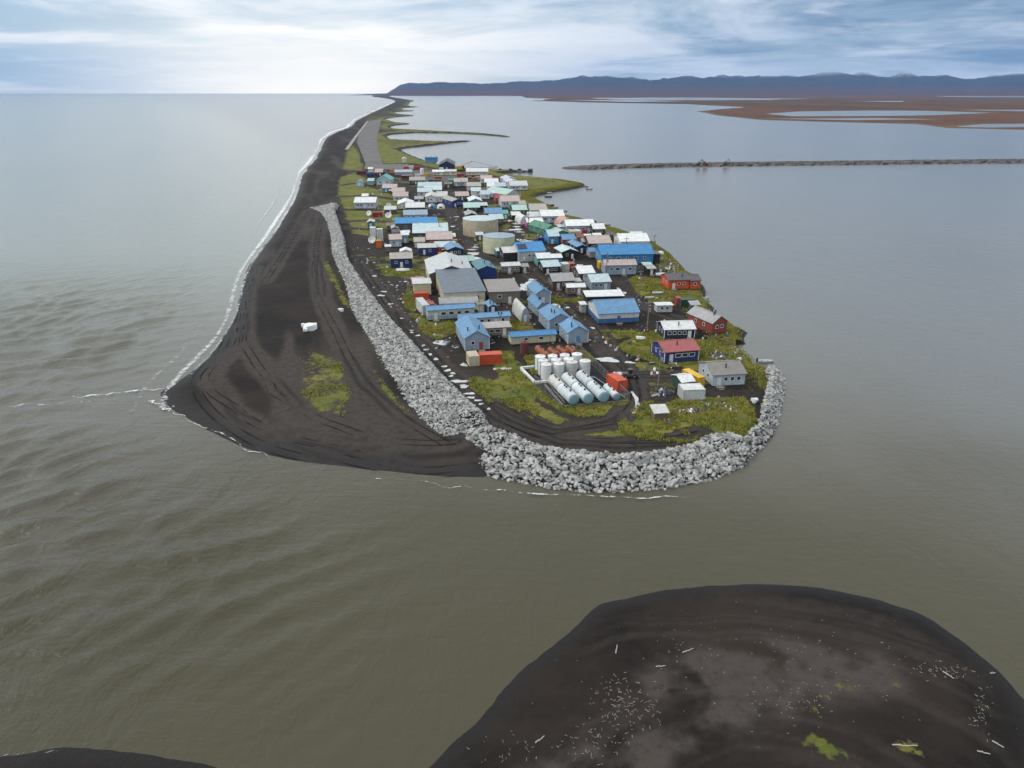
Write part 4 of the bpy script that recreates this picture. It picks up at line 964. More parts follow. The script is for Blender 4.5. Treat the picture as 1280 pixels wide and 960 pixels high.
# ---- near right -----------------------------------------------------------------------
H('bright orange house with grey roof at the right shore',835,861,362.6,'dgrey','redorange','gx',d=8,h=3.6,a=8,nwin=2,chim=1)
H('lower orange wing with grey roof beside the orange house',861.6,875,362,'dgrey','redorange','gx',d=7,h=3.4,a=8,nwin=1,dr=None,cat='annex')
container('dark green container on the right grass',851,868,384.4,'dkgreen',a=6)
container('dark red container left of the green one on the right grass',845.6,851.6,382.6,'red',a=6)
H('small grey shed below the green container',863.6,874,390.4,'grey','dgrey','shed',d=2.5,h=2.4,a=6,cat='shed',nwin=0,dr=None,rise=.4)
H('white camper trailer left of the green container',820.5,840,392,'white','ltgrey','flat',d=3,h=2.6,a=4,cat='trailer',nwin=2,dr=None)
H('red house with grey roof at the right shore',888,908.5,417.6,'grey','brick','gy',d=11,h=3.6,a=24,nwin=2,rise=1.7,chim=1,dr=None)
H('navy house with white roof left of the red house',829.5,868,424.4,'white','navy','gx',d=7,h=3.0,a=5,nwin=4,chim=1,trim=True)
H('royal blue house with faded red roof',829,873.5,453.4,'roofred','royal','gx',d=8,h=3.2,a=12,nwin=3,chim=1,trim=True,leftwall='royal')
H('pale grey blue house with beige roof, nearest house to the rock wall',889.5,931,482.6,'taupe','paleblue','gx',d=8.5,h=3.2,a=8,nwin=3,chim=1)
container('yellow orange container beside the pale grey blue house',871.5,880,484.6,'yellow',dp=11,a=24)
H('dark green shed with white roof left of the yellow container',851,866.5,489.4,'white','dkgreen','gx',d=4.5,h=2.5,a=16,cat='shed',nwin=0,dr=None)
container('white container in front of the dark green shed',853,880.5,500.6,'ltgrey',a=5,d=3.6,roofcol='white')
H('tiny brown hut with white roof on the near lawn',818,834,524,'offwhite','wood','shed',d=2.4,h=1.5,a=8,cat='hut',nwin=0,dr=None,rise=.5,skirt=False)
container('small bright red container right of the tank farm fence',771.5,783.5,488.6,'redorange',dp=9,a=24)
container('red shipping container behind the tank farm by the rock wall road',600,627,455.4,'redorange',a=8,d=2.5)
container('cream yellow container against the left end of the red one',587,599,457.4,'tan',a=14,d=4)

# ---- more small buildings between the larger ones
container('white container, left of two in the gap above the black walled house',519,524,258.5,'offwhite')
H('dark little shed left of the white gable house above the dome tents',519,529,254.5,'grey','dgrey','gx',d=5,h=2.6,a=6,cat='shed',nwin=0)
H('grey lean-to shed just left of the deep blue house',558,564,256,'grey','wood','shed',d=5,h=2.6,a=8,cat='shed',nwin=0,rise=.5)
H('low dark hut between the light blue gabled house and the mint roof',600,609,262.5,'ltgrey','black','gx',d=5,h=2.4,a=8,cat='hut',nwin=1,dr=None)
H('white roofed dark hut left of the magenta house',640,650,275.5,'white','black','gx',d=5,h=2.6,a=8,cat='hut',nwin=1,dr=None)
H('small brown shed in the lane left of the lilac pair',556,565,235.5,'wood','brown','gx',d=5,h=2.8,a=6,cat='shed',nwin=0)
H('tiny green cabin beside the far lilac pair',560.5,566,230.6,'green','dkgreen','gx',d=4,h=2.8,a=6,cat='hut',nwin=0,dr=None)
container('blue container in the yard behind the brown shed',536,541.6,229.5,'royal')
container('rusty container lying along the front of the far yard',543,551,229,'rust')
container('grey container at the right end of the far yard',597,603,225.6,'grey')
container('white container right of the dark red one at the far yard front',519,525,222,'white')
container('orange container at the left end of the far yard',488,494,216.5,'orange')
container('dark container between the pink roofed shed and the far yard',480,486,219.5,'dgrey')
H('small weathered shed at the left foot of the bright blue store',484,493,288.6,'wood','wood','gx',d=4,h=2.4,a=8,cat='shed',nwin=0,dr=None)
H('low white shed at the left end of the large white roofed store',504,512,297.6,'white','dgrey','shed',d=4,h=2.4,a=8,cat='shed',nwin=0,rise=.4)
container('orange container beside the red walled building',566.6,572,308.6,'orange',h=3)
H('low white shed right behind the red walled building',560,569,303,'white','grey','gx',d=4,h=2.4,a=8,cat='shed',nwin=0,dr=None)
H('small blue green pump house at the foot of the greenish tank',621,629,322,'aqua','tealdk','gx',d=4,h=2.8,a=14,cat='hut',nwin=1)
H('grey shed with flat roof left of the greenish tank',596,604,301.5,'aqua','dgrey','shed',d=4,h=2.8,a=10,cat='shed',nwin=0,rise=.5)
H('little dark shed beside the long weathered grey house',652,660,341,'grey','brown','gx',d=4,h=2.4,a=10,cat='shed',nwin=0)
container('royal blue container beside the bright aqua house',672,680,304.6,'royal')
H('small grey shed between the aqua roofed dark house and the carports',728,735,309.6,'grey','wood','gx',d=4,h=2.4,a=8,cat='shed',nwin=0,dr=None)
H('small shed with rusty roof right of the red walled shed',722,729,303.6,'rust','wood','gx',d=4,h=2.4,a=8,cat='shed',nwin=0,dr=None)
H('low hut with tarred roof on the shore grass right of the black walled house',759,767,300,'dgrey','wood','gx',d=4,h=2.2,a=6,cat='hut',nwin=0,dr=None)
H('small grey storage hut beside the dark brown house',719,726,359.6,'ltgrey','dgrey','shed',d=3,h=2.2,a=10,cat='hut',nwin=0,dr=None,rise=.3)
H('blue porch hut on the front of the lower left trailer',621,630,407.5,'ltblue','navy2','gy',d=3,h=2.6,a=14,cat='porch',nwin=0,skirt=False)
H('low cream annex right of the low white building',598,605.5,391,'taupe','cream','flat',d=5,h=2.6,a=10,cat='annex',nwin=0)
H('white entrance hut at the left end of the large warehouse',726.5,732.5,392.5,'white','grey','flat',d=3,h=3.0,a=9,cat='porch',nwin=0,dr=None)
for o_ in list(bpy.data.objects):
    if o_.get('label') == 'house with large bright blue roof and pale walls left of centre right':
        m = MB(); d_, rs, hh = 12., 2.4, 4.6; f = lambda y: hh + rs * y / (d_ / 2) + .20
        m.prism([(1.2, f(1.2)), (4.6, f(4.6)), (4.6, f(4.6) + .08), (1.2, f(1.2) + .08)], 'x', -5.2, -1.6); m.build('solar_panel', flatmat('solar_cells', (.015, .02, .06), .15), o_)

# ------------------------------------------------------------------ tanks
def vtank(label, x0, x1, yb, h, col='white', cone=.25, name='storage_tank', rimcol=None, ladder=True, n=28, cat='tank', z0=0, seams=0, roofcol=None):
    pl, pr = at(x0, yb), at(x1, yb); r = (pr[0] - pl[0]) / 2; cx, cy = (pl[0] + pr[0]) / 2, pl[1] + r
    e = empty(name, (cx, cy, gz(cx, cy)), 0, label, cat); M = paint(col, 'plain')
    MB().lathe([(r, -.2), (r, h)], n).build('shell', M, e, .6)
    t = MB().lathe([(r + .06, h - .05), (r + .06, h + .08), (r, h + .1), (.25, h + .1 + cone), (.01, h + .1 + cone)], n).build('roof', paint(roofcol or col, 'plain'), e, .5)
    MB().lathe([(.28, h + .05 + cone), (.28, h + .35 + cone), (.01, h + .36 + cone)], 10).build('hatch', M, t, .6)
    for k in range(seams):
        z = h * (k + 1) / (seams + 1); MB().lathe([(r + .03, z - .05), (r + .03, z + .05), (r - .02, z + .06)], n).build('seam', M, e, .6)
    if ladder:
        m = MB(); a = R(168); ca, sa = math.cos(a), math.sin(a); px, py = -sa * .22, ca * .22
        for s in (-1, 1): m.tube(((r + .15) * ca + s * px, (r + .15) * sa + s * py, 0), ((r + .15) * ca + s * px, (r + .15) * sa + s * py, h + .5), .035, n=5)
        for k in range(int(h / .4)): m.tube(((r + .15) * ca - px, (r + .15) * sa - py, .3 + k * .4), ((r + .15) * ca + px, (r + .15) * sa + py, .3 + k * .4), .025, n=5)
        m.build('ladder', GALV, e)
    return e
o = vtank('large beige water tank with pale roof', 577.5, 622.5, 296.5, 7.4, 'tan', .9, n=56, roofcol='aqua', seams=2)
for k in range(8):
    a = R(-150 + k * 16); r = (at(622.5, 296.5)[0] - at(577.5, 296.5)[0]) / 2
    MB().box(-.12, .12, -.1, .05, .3, 3.2).build('stiffener', paint('grey', 'plain'), o, loc=(math.cos(a) * r, math.sin(a) * r, 0), rot=(0, 0, a + math.pi / 2))
o = vtank('large greenish cream water tank with blue grey roof', 603, 643.5, 318, 6.6, 'tankcream', .9, n=56, roofcol='greyblue', seams=2)
SMALL = [(669,681.6,464.5),(685,696.5,463.5),(700,712,462.5),(715,727.4,461.5),(673,685,469.5),(689,701,468.5),(704.5,716.6,467.5),(676.4,689,475.5),(692,705,474),(708,721.5,472),(724.5,738,470.5)]
SLAB = ['leftmost of the back row of upright white tanks','second from left in the back row of upright white tanks','third from left in the back row of upright white tanks','rightmost of the back row of upright white tanks',
 'leftmost of the middle row of upright white tanks','centre tank of the middle row of upright white tanks','rightmost of the middle row of upright white tanks','leftmost of the front row of upright white tanks','second from left in the front row of upright white tanks',
 'third from left in the front row, cream topped upright tank','rightmost upright white tank behind the long horizontal tanks']
for (a, b, y), l in zip(SMALL, SLAB):
    vtank(l, a, b, y, 3.5 if y < 475 else 3.6, 'white' if 'cream' not in l else 'offwhite', .12, n=24, seams=1)['group'] = 'upright white fuel tanks'
vtank('dark red upright tank in front of the cream trailer', 651.4, 660.4, 444.5, 3.3, 'maroon', .1, n=20)
vtank('small white tank at the edge of the far yard', 525, 529.6, 218.6, 4.6, 'white', .4, n=16)
def htank(label, p0, p1, rpx, yg, col='steel', endcol='disc', group=None, dish=.28):  # teal end caps: own hue, with shade of the fronts painted in
    """front end centre, back end centre (spots of the photo), radius in its pixels"""
    r = rpx * (at(641, yg)[0] - at(640, yg)[0]); zc = 2.0 + .45 + r
    a, b = Vector((*at(*p0, zc), zc)), Vector((*at(*p1, zc), zc)); L = (b - a).length; d = (b - a).normalized()
    ang = math.atan2(d.y, d.x); e = empty('horizontal_tank', (a.x, a.y, gz(a.x, a.y + 1)), ang, label, 'tank', group)
    z = .45 + r; M = Matrix.Translation((0, 0, z)) @ Matrix.Rotation(math.pi / 2, 4, 'Y')
    MB().lathe([(r, .02), (r, L - .02)], 32, M).build('shell', paint(col, 'plain'), e, .6)
    for s, nm in ((0, 'end_cap'), (1, 'end_cap')):
        pr = [(r, 0), (r * .92, -dish * .5), (r * .6, -dish * .9), (.02, -dish)]
        if s: pr = [(q, L - w) for q, w in pr]
        MB().lathe(pr[::-1] if not s else pr, 32, M).build(nm, paint(endcol, 'plain'), e, .7)
    for t in np.linspace(0, L, max(3, int(L / 1.8)) )[1:-1]:
        MB().lathe([(r + .025, t - .04), (r + .025, t + .04), (r - .02, t + .05)], 32, M).build('weld_band', paint(col, 'plain'), e, .6)
    for t in (.2, .5, .8):
        MB().box(L * t - .2, L * t + .2, -r * .75, r * .75, -.3, .45 + r * .45).build('saddle', DARKM, e)
    for t in (.3, .62, .78):
        MB().tube((L * t, 0, z + r - .05), (L * t, 0, z + r + .28), .22, n=10).build('hatch', DARKM, e, .6)
    return e
htank('long pale blue tank, front row, leftmost under the stained white one', (717.4,499.6), (702.5,485.6), 7.2, 505)
htank('long pale blue tank, front row, second from left', (735.5,498.4), (720.5,483.8), 7.2, 504)
htank('long pale blue tank, front row, third from left', (755,496.4), (739.5,481.6), 7.2, 503)
htank('small pale blue tank at the right corner of the tank farm', (770.7,496), (758,483.6), 4.9, 502)
htank('stained white tank behind the leftmost long pale blue tank', (702.0,485), (691.5,474), 6.6, 490, 'offwhite', 'tan')
htank('long pale tank behind the second pale blue tank', (719.6,483), (708,471.6), 6.8, 490, 'steel', 'greyblue')
htank('long pale tank behind the third pale blue tank', (738.6,480.8), (726,468.8), 6.8, 488, 'steel', 'greyblue')
htank('rusty orange tank, longest and leftmost of the four rusty tanks', (684.5,446), (672.5,436), 5, 450, 'rust', 'rust')
htank('rusty tank, second from left of the four rusty tanks', (697,444.5), (688,437.6), 4.8, 448, 'rust', 'brick')
htank('rusty tank, third from left of the four rusty tanks', (708,442.4), (698.6,435.8), 4.8, 446, 'rust', 'rust')
htank('rusty tank, rightmost of the four rusty tanks', (718.5,441.4), (710,435.2), 4.6, 445, 'rust', 'brick')
htank('short white tank beside the house with large bright blue roof', (690,320.5), (683,320), 3.4, 324, 'white', 'white')
htank('short white tank right of the small red container', (728,333.6), (721.5,333.2), 3.0, 337, 'white', 'white')
# pad, kerb and fence of the tank farm
padm = gravel_sheet('tank_pad_liner', (.022, .022, .024))
o = ribbon('tank_pad', pix([(690,482),(704.5,508.4)]), pix([(738,455),(783,501.4)]), padm, 20, 20, lift=.05); tag(o, 'dark lined pad under the tanks', kind='structure')
def fence(label, pts, step=2.6, h=2.0):
    P = [Vector((*at(*p), 0)) for p in pts]; e = empty('wire_fence', (P[0].x, P[0].y, gz(P[0].x, P[0].y)), 0, label, 'fence'); b = e.location
    for A, B in zip(P[:-1], P[1:]):
        n = max(1, int((B - A).length / step)); m = MB()
        for z, r in ((.1, .025), (.5, .012), (.9, .012), (1.3, .012), (1.65, .012), (h, .035)): m.tube((A.x - b.x, A.y - b.y, z), (B.x - b.x, B.y - b.y, z), r, n=5)
        m.build('rail', GALV, e)
        for i in range(n + 1):
            p = A + (B - A) * (i / n)
            MB().tube((p.x - b.x, p.y - b.y, -.3), (p.x - b.x, p.y - b.y, h + .1), .05, n=6).build('post', GALV, e)
fence('grey wire fence around the tank farm', [(668,479),(704,509.4),(786.5,502.4),(731.5,447.5),(716,432)])
def beam(label, a, b, w, h, mat, name='concrete_kerb', cat='kerb'):
    A, B = Vector((*at(*a), 0)), Vector((*at(*b), 0)); z = gz(A.x, A.y); e = empty(name, (A.x, A.y, z), math.atan2(B.y - A.y, B.x - A.x), label, cat)
    L = (B - A).length; n = max(1, round(L / 2.4))
    for i in range(n): MB().box(i * L / n + .02, (i + 1) * L / n - .02, -w / 2, w / 2, -.2, h + random.uniform(-.03, .03)).build('segment', mat, e, rot=(0, 0, 0))
    return e
KW = paint('white', 'plain')
beam('white kerb along the left side of the upright tanks', (651,461.4), (668.5,479), .5, .55, KW); beam('white kerb in front of the leftmost upright tanks', (668.8,479.2), (690,477.6), .5, .55, KW); beam('white kerb behind the leftmost upright tanks', (651.5,461), (669.5,459.4), .5, .55, KW)
beam('long timber along the front of the tank pad', (705,509), (785,502), .35, .35, WOOD, 'timber_edge', 'timber'); beam('long timber along the left side of the tank pad', (681,482), (703.5,507.6), .35, .35, WOOD, 'timber_edge', 'timber')

def pipes():
    A = at(690, 478.5); e = empty('pipe_run', (A[0], A[1], gz(*A)), 0, 'grey fuel pipes running between the upright and the horizontal tanks', 'pipes'); P_ = lambda x, y, z: Vector((at(x, y)[0] - A[0], at(x, y)[1] - A[1], z))
    for k, (a, b) in enumerate((((689, 478), (742, 473.5)), ((690, 480), (743, 475)), ((742, 473.5), (781, 500)), ((682, 477), (706, 507)))):
        m = MB(); m.tube(P_(*a, .6), P_(*b, .6), .09, n=7); m.build('pipe', GALV, e, .6)
        for t in np.linspace(0, 1, 6): q = P_(*a, 0) * (1 - t) + P_(*b, 0) * t; MB().box(q.x - .06, q.x + .06, q.y - .06, q.y + .06, -.1, .55).build('pipe_stand', DARKM, e)
    for x, y in ((695, 478), (711, 476.6), (728, 475)): q = P_(x, y, .6); MB().tube(q, q + Vector((0, 0, .5)), .05, n=6).tube(q + Vector((-.2, 0, .5)), q + Vector((.2, 0, .5)), .05, n=6).build('valve', paint('red', 'plain'), e)
pipes()

# ------------------------------------------------------------------ poles, dishes, boats, machines, tents
def pole(label, x, yb, yt, lamp=True, tr=True):
    cx, cy = at(x, yb); s = at(x + 1, yb)[0] - cx; h = (yb - yt) * s * 1.03
    e = empty('utility_pole', (cx, cy, gz(cx, cy)), R(12), label, 'pole', 'wooden utility poles')
    MB().tube((0, 0, -.4), (0, 0, h), .17, .11, n=8).build('post', WOOD, e, .6)
    m = MB(); m.box(-1.1, 1.1, -.07, .07, h - .7, h - .55); c = m.build('crossarm', WOOD, e)
    for q in (-.95, -.4, .4, .95): MB().tube((q, 0, h - .55), (q, 0, h - .35), .05, n=6).build('insulator', flatmat('porcelain', (.5, .5, .5), .3), c)
    if tr: MB().tube((.35, -.1, h * .62), (.35, -.1, h * .62 + .9), .25, n=10).build('transformer', GALV, e, .6)
    if lamp:
        m = MB(); m.tube((0, 0, h - 1.4), (-.2, -1.3, h - 1.0), .04, n=5).box(-.38, -.05, -1.75, -1.25, h - 1.05, h - .92); m.build('lamp_arm', GALV, e)
for a in (('pole at the left of the school beside the pink container',510.5,372,347),('pole rising behind the white roofed store',549.6,298,277),('pole beside the grey barrel roofed shed',661.5,414,388),('tall pole by the corner of the royal blue house',822.5,483,431),
    ('pole on the road right of the large warehouse',809,411,376),('pole beside the magenta house with its foot on the grass',675,301,281),('pole in front of the white rounded hut',660.2,287,267),('pole in front of the long pink roofed blue grey house',757.6,346,316),
    ('pole in front of the long white shore house',782,319,297),('pole at the right shore behind the large blue building',816.6,321,294),('pole standing behind the brown roofed school wing',622.2,349,335),('pole on the right grass left of the orange house',798.6,370,338),('pole behind the two left trailers by the white building',599,398,374)):
    pole(a[0], *a[1:])
def dish(label, x, y, rp, face=0., tilt=35, stand=2.):
    yb = y + rp + stand; cx, cy = at(x, yb); s = at(x + 1, yb)[0] - cx; r = rp * s; zc = (yb - y) * s
    e = empty('satellite_dish', (cx, cy, gz(cx, cy)), R(face), label, 'dish', 'satellite dishes'); M = Matrix.Translation((0, 0, zc)) @ Matrix.Rotation(R(90 - tilt), 4, 'X')
    pr = [(max(.02, r * t), .28 * r * t * t) for t in np.linspace(0.02, 1, 8)]
    MB().lathe(pr + [(r, .30 * r)] + [(max(.02, q * .97), w + .06 * r) for q, w in pr[::-1]], 28, M).build('reflector', paint('white', 'plain'), e, .6)
    m = MB(); top = M @ Vector((0, 0, .9 * r))
    for k in range(3):
        q = M @ Vector((r * .9 * math.cos(k * 2.1), r * .9 * math.sin(k * 2.1), .25 * r)); m.tube(q, top, .05, n=5)
    m.build('feed_struts', GALV, e); MB().tube(top, M @ Vector((0, 0, .72 * r)), .18, n=8).build('feed_horn', GALV, e, .6)
    MB().tube((0, .3, 0), (0, .3, zc), .3, .2, n=10).build('pedestal', GALV, e, .6)
dish('satellite dish left of the red container on the grass',462,267,3.4,-20); dish('satellite dish right of the red container, in front of the canopy hut',486,269.5,4); dish('satellite dish behind the canopy hut on the grass',486,257,3.2,15); dish('largest white satellite dish, in front of the upright cabinets',465.5,300,4.6,-5,30,1.)
def boat(label, x, yb, wpx, col='ltgrey', a=0., afloat=False, motor=True, up=False, lmin=0):
    z = 0.05 if afloat else 2.0; cx, cy = at(x, yb, z); s = at(x + 1, yb, z)[0] - cx; L = max(wpx * s / max(.35, math.cos(R(a))), lmin); b = L * .15 + .25; hh = .55 + L * .045
    e = empty('skiff', (cx, cy, -.12 if afloat else gz(cx, cy) + .02), R(a), label, 'boat', 'open boats')
    m = MB(); n = 9; V = []
    def ring(sc, dz):
        R_ = []
        for i in range(n):
            t = i / (n - 1); w = b * (1 - max(0, (t - .45) / .55) ** 2.2) * (.86 + .14 * min(1, t * 4)); sheer = hh * (1 + .35 * max(0, t - .5) ** 1.2)
            R_.append([(-L/2 + L * t, -w * sc, sheer), (-L/2 + L * t * .97, -w * .62 * sc, .12 + dz + .3 * max(0, t - .6)), (-L/2 + L * t * .96, 0, dz + .32 * max(0, t - .6)), (-L/2 + L * t * .97, w * .62 * sc, .12 + dz + .3 * max(0, t - .6)), (-L/2 + L * t, w * sc, sheer)])
        return R_
    for rg, flip in ((ring(1, 0), False), (ring(.92, .1), True)):
        o0 = len(m.v)
        for q in rg: m.v += [Vector(p) for p in q]
        for i in range(n - 1):
            for j in range(4):
                f = (o0 + i*5 + j, o0 + (i+1)*5 + j, o0 + (i+1)*5 + j + 1, o0 + i*5 + j + 1); m.f.append(f[::-1] if flip else f)
        m.f.append(tuple(o0 + k for k in range(5)))
    for i in range(n - 1):
        for j in (0, 4): m.f.append((i*5 + j, (i+1)*5 + j, n*5 + (i+1)*5 + j, n*5 + i*5 + j))
    hm = paint(col, 'plain')
    if up:
        for v in m.v: v.z = hh * 1.25 - v.z
    m.build('hull', hm, e, .7)
    if not up:
        for t in (-.2, .12): MB().box(L * t - .18, L * t + .18, -b * .8, b * .8, hh * .62, hh * .70).build('thwart', WOOD, e)
        if motor: mo = MB().box(-L/2 - .35, -L/2 + .05, -.2, .2, hh * .5, hh + .55).build('outboard_motor', DARKM, e); MB().box(-L/2 - .25, -L/2 - .12, -.06, .06, -.1, hh * .5).build('shaft', DARKM, mo)
    return e
for q in (('white skiff upturned in front of the navy house',504,338.6,17,'white',4,0,0,1),('white skiff upturned on the grass below the small dark huts',827,344,16,'white',3,0,0,1),('long grey skiff drawn up on the shore behind the red container',784,297.5,20,'ltgrey',2,0),('white skiff upturned on the right lawn beside the road',801,424,12,'white',-12,0,0,1),
  ('small white skiff on the grass right of the royal blue house',925,444,7,'white',40,0,0,1),('pale blue skiff among scrap right of the royal blue house',914,451,16,'aqua',-6,0),('green skiff moored in the small bay, farther of two beside the spit',686,241.6,9,'ltgrey',5,1),('white skiff moored in the small bay, nearer of two beside the spit',686,246.4,9,'dkgreen',0,1),
  ('black skiff at the grassy shore, leftmost of the moored row',689,257,8,'black',4,1),('grey skiff beside the black one in the moored row',694,260,8,'grey',0,1),('long grey skiff moored outermost in the row',705,264,9,'ltgrey',2,1),('short black skiff at the shore end of the moored row',705.5,270.4,6,'dgrey',0,1),
  ('slim white skiff moored off the brushy shore point',757.5,281.5,12,'ltgrey',2,1),('grey skiff lying at the head of the right rock wall',957,453,20,'ltgrey',-4,1),('skiff off the tip of the green spit, farther of two',732,233.6,7,'grey',3,1),('skiff off the tip of the green spit, nearer of two',737,236.6,8,'ltgrey',3,1),
  ('grey skiff lying on the grass behind the orange house',812,374,14,'ltgrey',6,0),('silver skiff on the lawn left of the orange house',822,368,15,'steel',4,0),('white skiff upturned among the puddles behind the gymnasium',588,330,9,'white',10,0,0,1)):
    l, x, y, w, c, a, fl, *rest = q; boat(l, x, y, w, c, a, bool(fl), motor=not rest, up=bool(rest and rest[-1]))
def tent(label, x0, x1, yb, hpx, col, patch=None):
    pl, pr = at(x0, yb), at(x1, yb); s = (pr[0] - pl[0]) / (x1 - x0); r = (pr[0] - pl[0]) / 2; h = hpx * s; cx, cy = (pl[0] + pr[0]) / 2, pl[1] + r
    e = empty('dome_tent', (cx, cy, gz(cx, cy)), 0, label, 'tent'); k = 9
    MB().lathe([(max(.02, r * math.cos(t) ** .8), h * math.sin(t)) for t in np.linspace(0, math.pi / 2 - .02, k)], 24).build('canopy', paint(col, 'plain'), e, .9)
    m = MB()
    if patch: m.lathe([(max(.02, r * 1.02 * math.cos(t) ** .8), h * 1.02 * math.sin(t)) for t in np.linspace(.35, 1.0, 6)], 24); m.f = [f for f in m.f if len(f) == 4 and all(v.x < -.1 * r and v.y < .25 * r for v in (m.v[i] for i in f))]; m.build('canopy_panel', paint(patch, 'plain'), e, .9)
    for a in range(6): 
        mm = MB()
        for t0, t1 in zip(np.linspace(0, 1.5, 6)[:-1], np.linspace(0, 1.5, 6)[1:]):
            f = lambda t: (1.02 * r * math.cos(t) ** .8 * math.cos(a * 1.047), 1.02 * r * math.cos(t) ** .8 * math.sin(a * 1.047), 1.02 * h * math.sin(t)); mm.tube(f(t0), f(t1), .06, n=5)
        mm.build('tent_pole', GALV, e)
    MB().box(-.7, .7, -r * .97, -r * .8, 0, min(2., h * .5)).build('entrance', DARKM, e)
tent('blue and white dome tent, left of the pair below the white houses',534.5,545,261,6,'ltblue','white'); tent('white dome tent, right of the pair below the white houses',545.6,556,261.4,6,'white'); tent('white dome tent with red patch beside the bright blue store',531.5,547,280,7.5,'white','pink')
def wheel(parent, x, y, r, w):
    o = MB().tube((x, y - w/2, r), (x, y + w/2, r), r, n=14).build('wheel', TYRE, parent, .6); MB().tube((x, y - w/2 - .02, r), (x, y + w/2 + .02, r), r * .5, n=10).build('rim', GALV, o, .6)
def loader(label, x, yb, a, col='ochre', k=1.):
    cx, cy = at(x, yb); e = empty('wheel_loader', (cx, cy, gz(cx, cy)), R(a), label, 'loader'); M = paint(col, 'plain')
    MB().prism([(-3.2*k, .9*k), (1.*k, .9*k), (1.*k, 1.6*k), (-.6*k, 1.9*k), (-3.2*k, 2.2*k)], 'y', -1.1*k, 1.1*k).build('body', M, e)
    MB().box(-1.0*k, .5*k, -.8*k, .8*k, 1.9*k, 3.4*k).build('cab', GLASS, e); MB().box(-1.1*k, .6*k, -.9*k, .9*k, 3.4*k, 3.55*k).build('cab_roof', M, e)
    for s in (-.7, .7): MB().prism([(.8*k, 1.5*k), (2.8*k, .7*k), (2.8*k, .4*k), (.8*k, 1.1*k)], 'y', (s - .12)*k, (s + .12)*k).build('lift_arm', M, e)
    MB().prism([(2.7*k, .1*k), (3.7*k, .1*k), (2.9*k, .35*k), (2.7*k, 1.3*k), (2.5*k, 1.3*k)], 'y', -1.4*k, 1.4*k).build('bucket', DARKM, e)
    for xx in (-2.2, 1.2):
        for s in (-1.15, 1.15): wheel(e, xx*k, s*k, .8*k, .55*k)
loader('brown yellow wheel loader, left of two in the far yard',582.5,224.6,20); loader('brown yellow wheel loader, right of two in the far yard',591,224.4,160,'orange'); loader('small dark loader with white roof in the road right of the tank farm',788,472,5,'dgrey',.62)
loader('orange loader parked under the low red building',555.5,320,30,'orange',.8)
def excavator(label, x, yb, a, col='dgrey', k=1.):
    cx, cy = at(x, yb); z = 1.6; e = empty('excavator', (cx, cy, z), R(a), label, 'excavator'); M = paint(col, 'plain')
    for s in (-1.1, 1.1): MB().prism([(-2*k, .3*k), (-1.6*k, 0), (1.6*k, 0), (2*k, .3*k), (2*k, .7*k), (1.6*k, .95*k), (-1.6*k, .95*k), (-2*k, .7*k)], 'y', (s - .3)*k, (s + .3)*k).build('track', TYRE, e)
    MB().box(-2.2*k, 1.2*k, -1.3*k, 1.3*k, 1.1*k, 2.3*k).build('body', M, e); MB().box(-.1*k, 1.3*k, .3*k, 1.3*k, 2.3*k, 3.3*k).build('cab', GLASS, e)
    MB().tube((1.*k, -.2*k, 1.8*k), (3.2*k, -.2*k, 5.2*k), .3*k, n=6).tube((3.2*k, -.2*k, 5.2*k), (5.2*k, -.2*k, 4.2*k), .26*k, n=6).build('boom', M, e); MB().tube((5.2*k, -.2*k, 4.2*k), (5.6*k, -.2*k, 1.6*k), .22*k, n=6).build('stick', M, e); MB().box(5.*k, 6.*k, -.8*k, .4*k, .6*k, 1.6*k).build('bucket', DARKM, e)
excavator('dark excavator on the lagoon causeway, leftmost of three',873,206.4,15,'brown',.9); excavator('dark excavator on the lagoon causeway, middle of three',882,206.2,170,'brick',1.05); excavator('dark excavator on the lagoon causeway, rightmost of three',907,205.6,40,'brown',.95)
def crane():
    cx, cy = at(576, 214); e = empty('crawler_crane', (cx, cy, gz(cx, cy)), 0, 'yellow crawler crane with long low boom in the far yard', 'crane'); M = paint('ochre', 'plain'); s = at(577, 214)[0] - cx
    for q in (-2, 2): MB().prism([(-4, .4), (-3.4, 0), (3.4, 0), (4, .4), (4, 1), (3.4, 1.4), (-3.4, 1.4), (-4, 1)], 'y', q - .5, q + .5).build('track', TYRE, e)
    MB().box(-4.5, 3, -1.7, 1.7, 1.5, 4.2).build('machine_house', M, e); MB().box(1.5, 3.2, -1.9, -.4, 2, 4.6).build('cab', GLASS, e)
    tip = Vector((46 * s, 3, 2.6)); base = Vector((3, 0, 2)); apex = Vector((14 * s, 0, 12 * s)); up = Vector((0, 0, .55)); sd_ = Vector((0, .5, 0))
    m = MB()
    for k in (-1, 1):
        m.tube(base + sd_ * k - up, tip + sd_ * k * .3 - up, .11, n=5).tube(base + sd_ * k + up, tip + sd_ * k * .3 + up, .11, n=5)
        for i in range(22):
            a = base + (tip - base) * (i / 22); b = base + (tip - base) * ((i + 1) / 22); m.tube(a + sd_ * k - up, b + sd_ * k + up * (1 if i % 2 else 1), .06, n=4)
    m.build('boom', DARKM, e)
    m = MB(); m.tube((-1, .8, 4), apex, .22, n=6).tube((-1, -.8, 4), apex, .22, n=6).tube((5, .8, 2), apex, .16, n=6).tube((5, -.8, 2), apex, .16, n=6); m.build('mast', M, e)
    MB().tube(apex, tip + up, .13, n=4).build('pendant_line', DARKM, e)
crane()
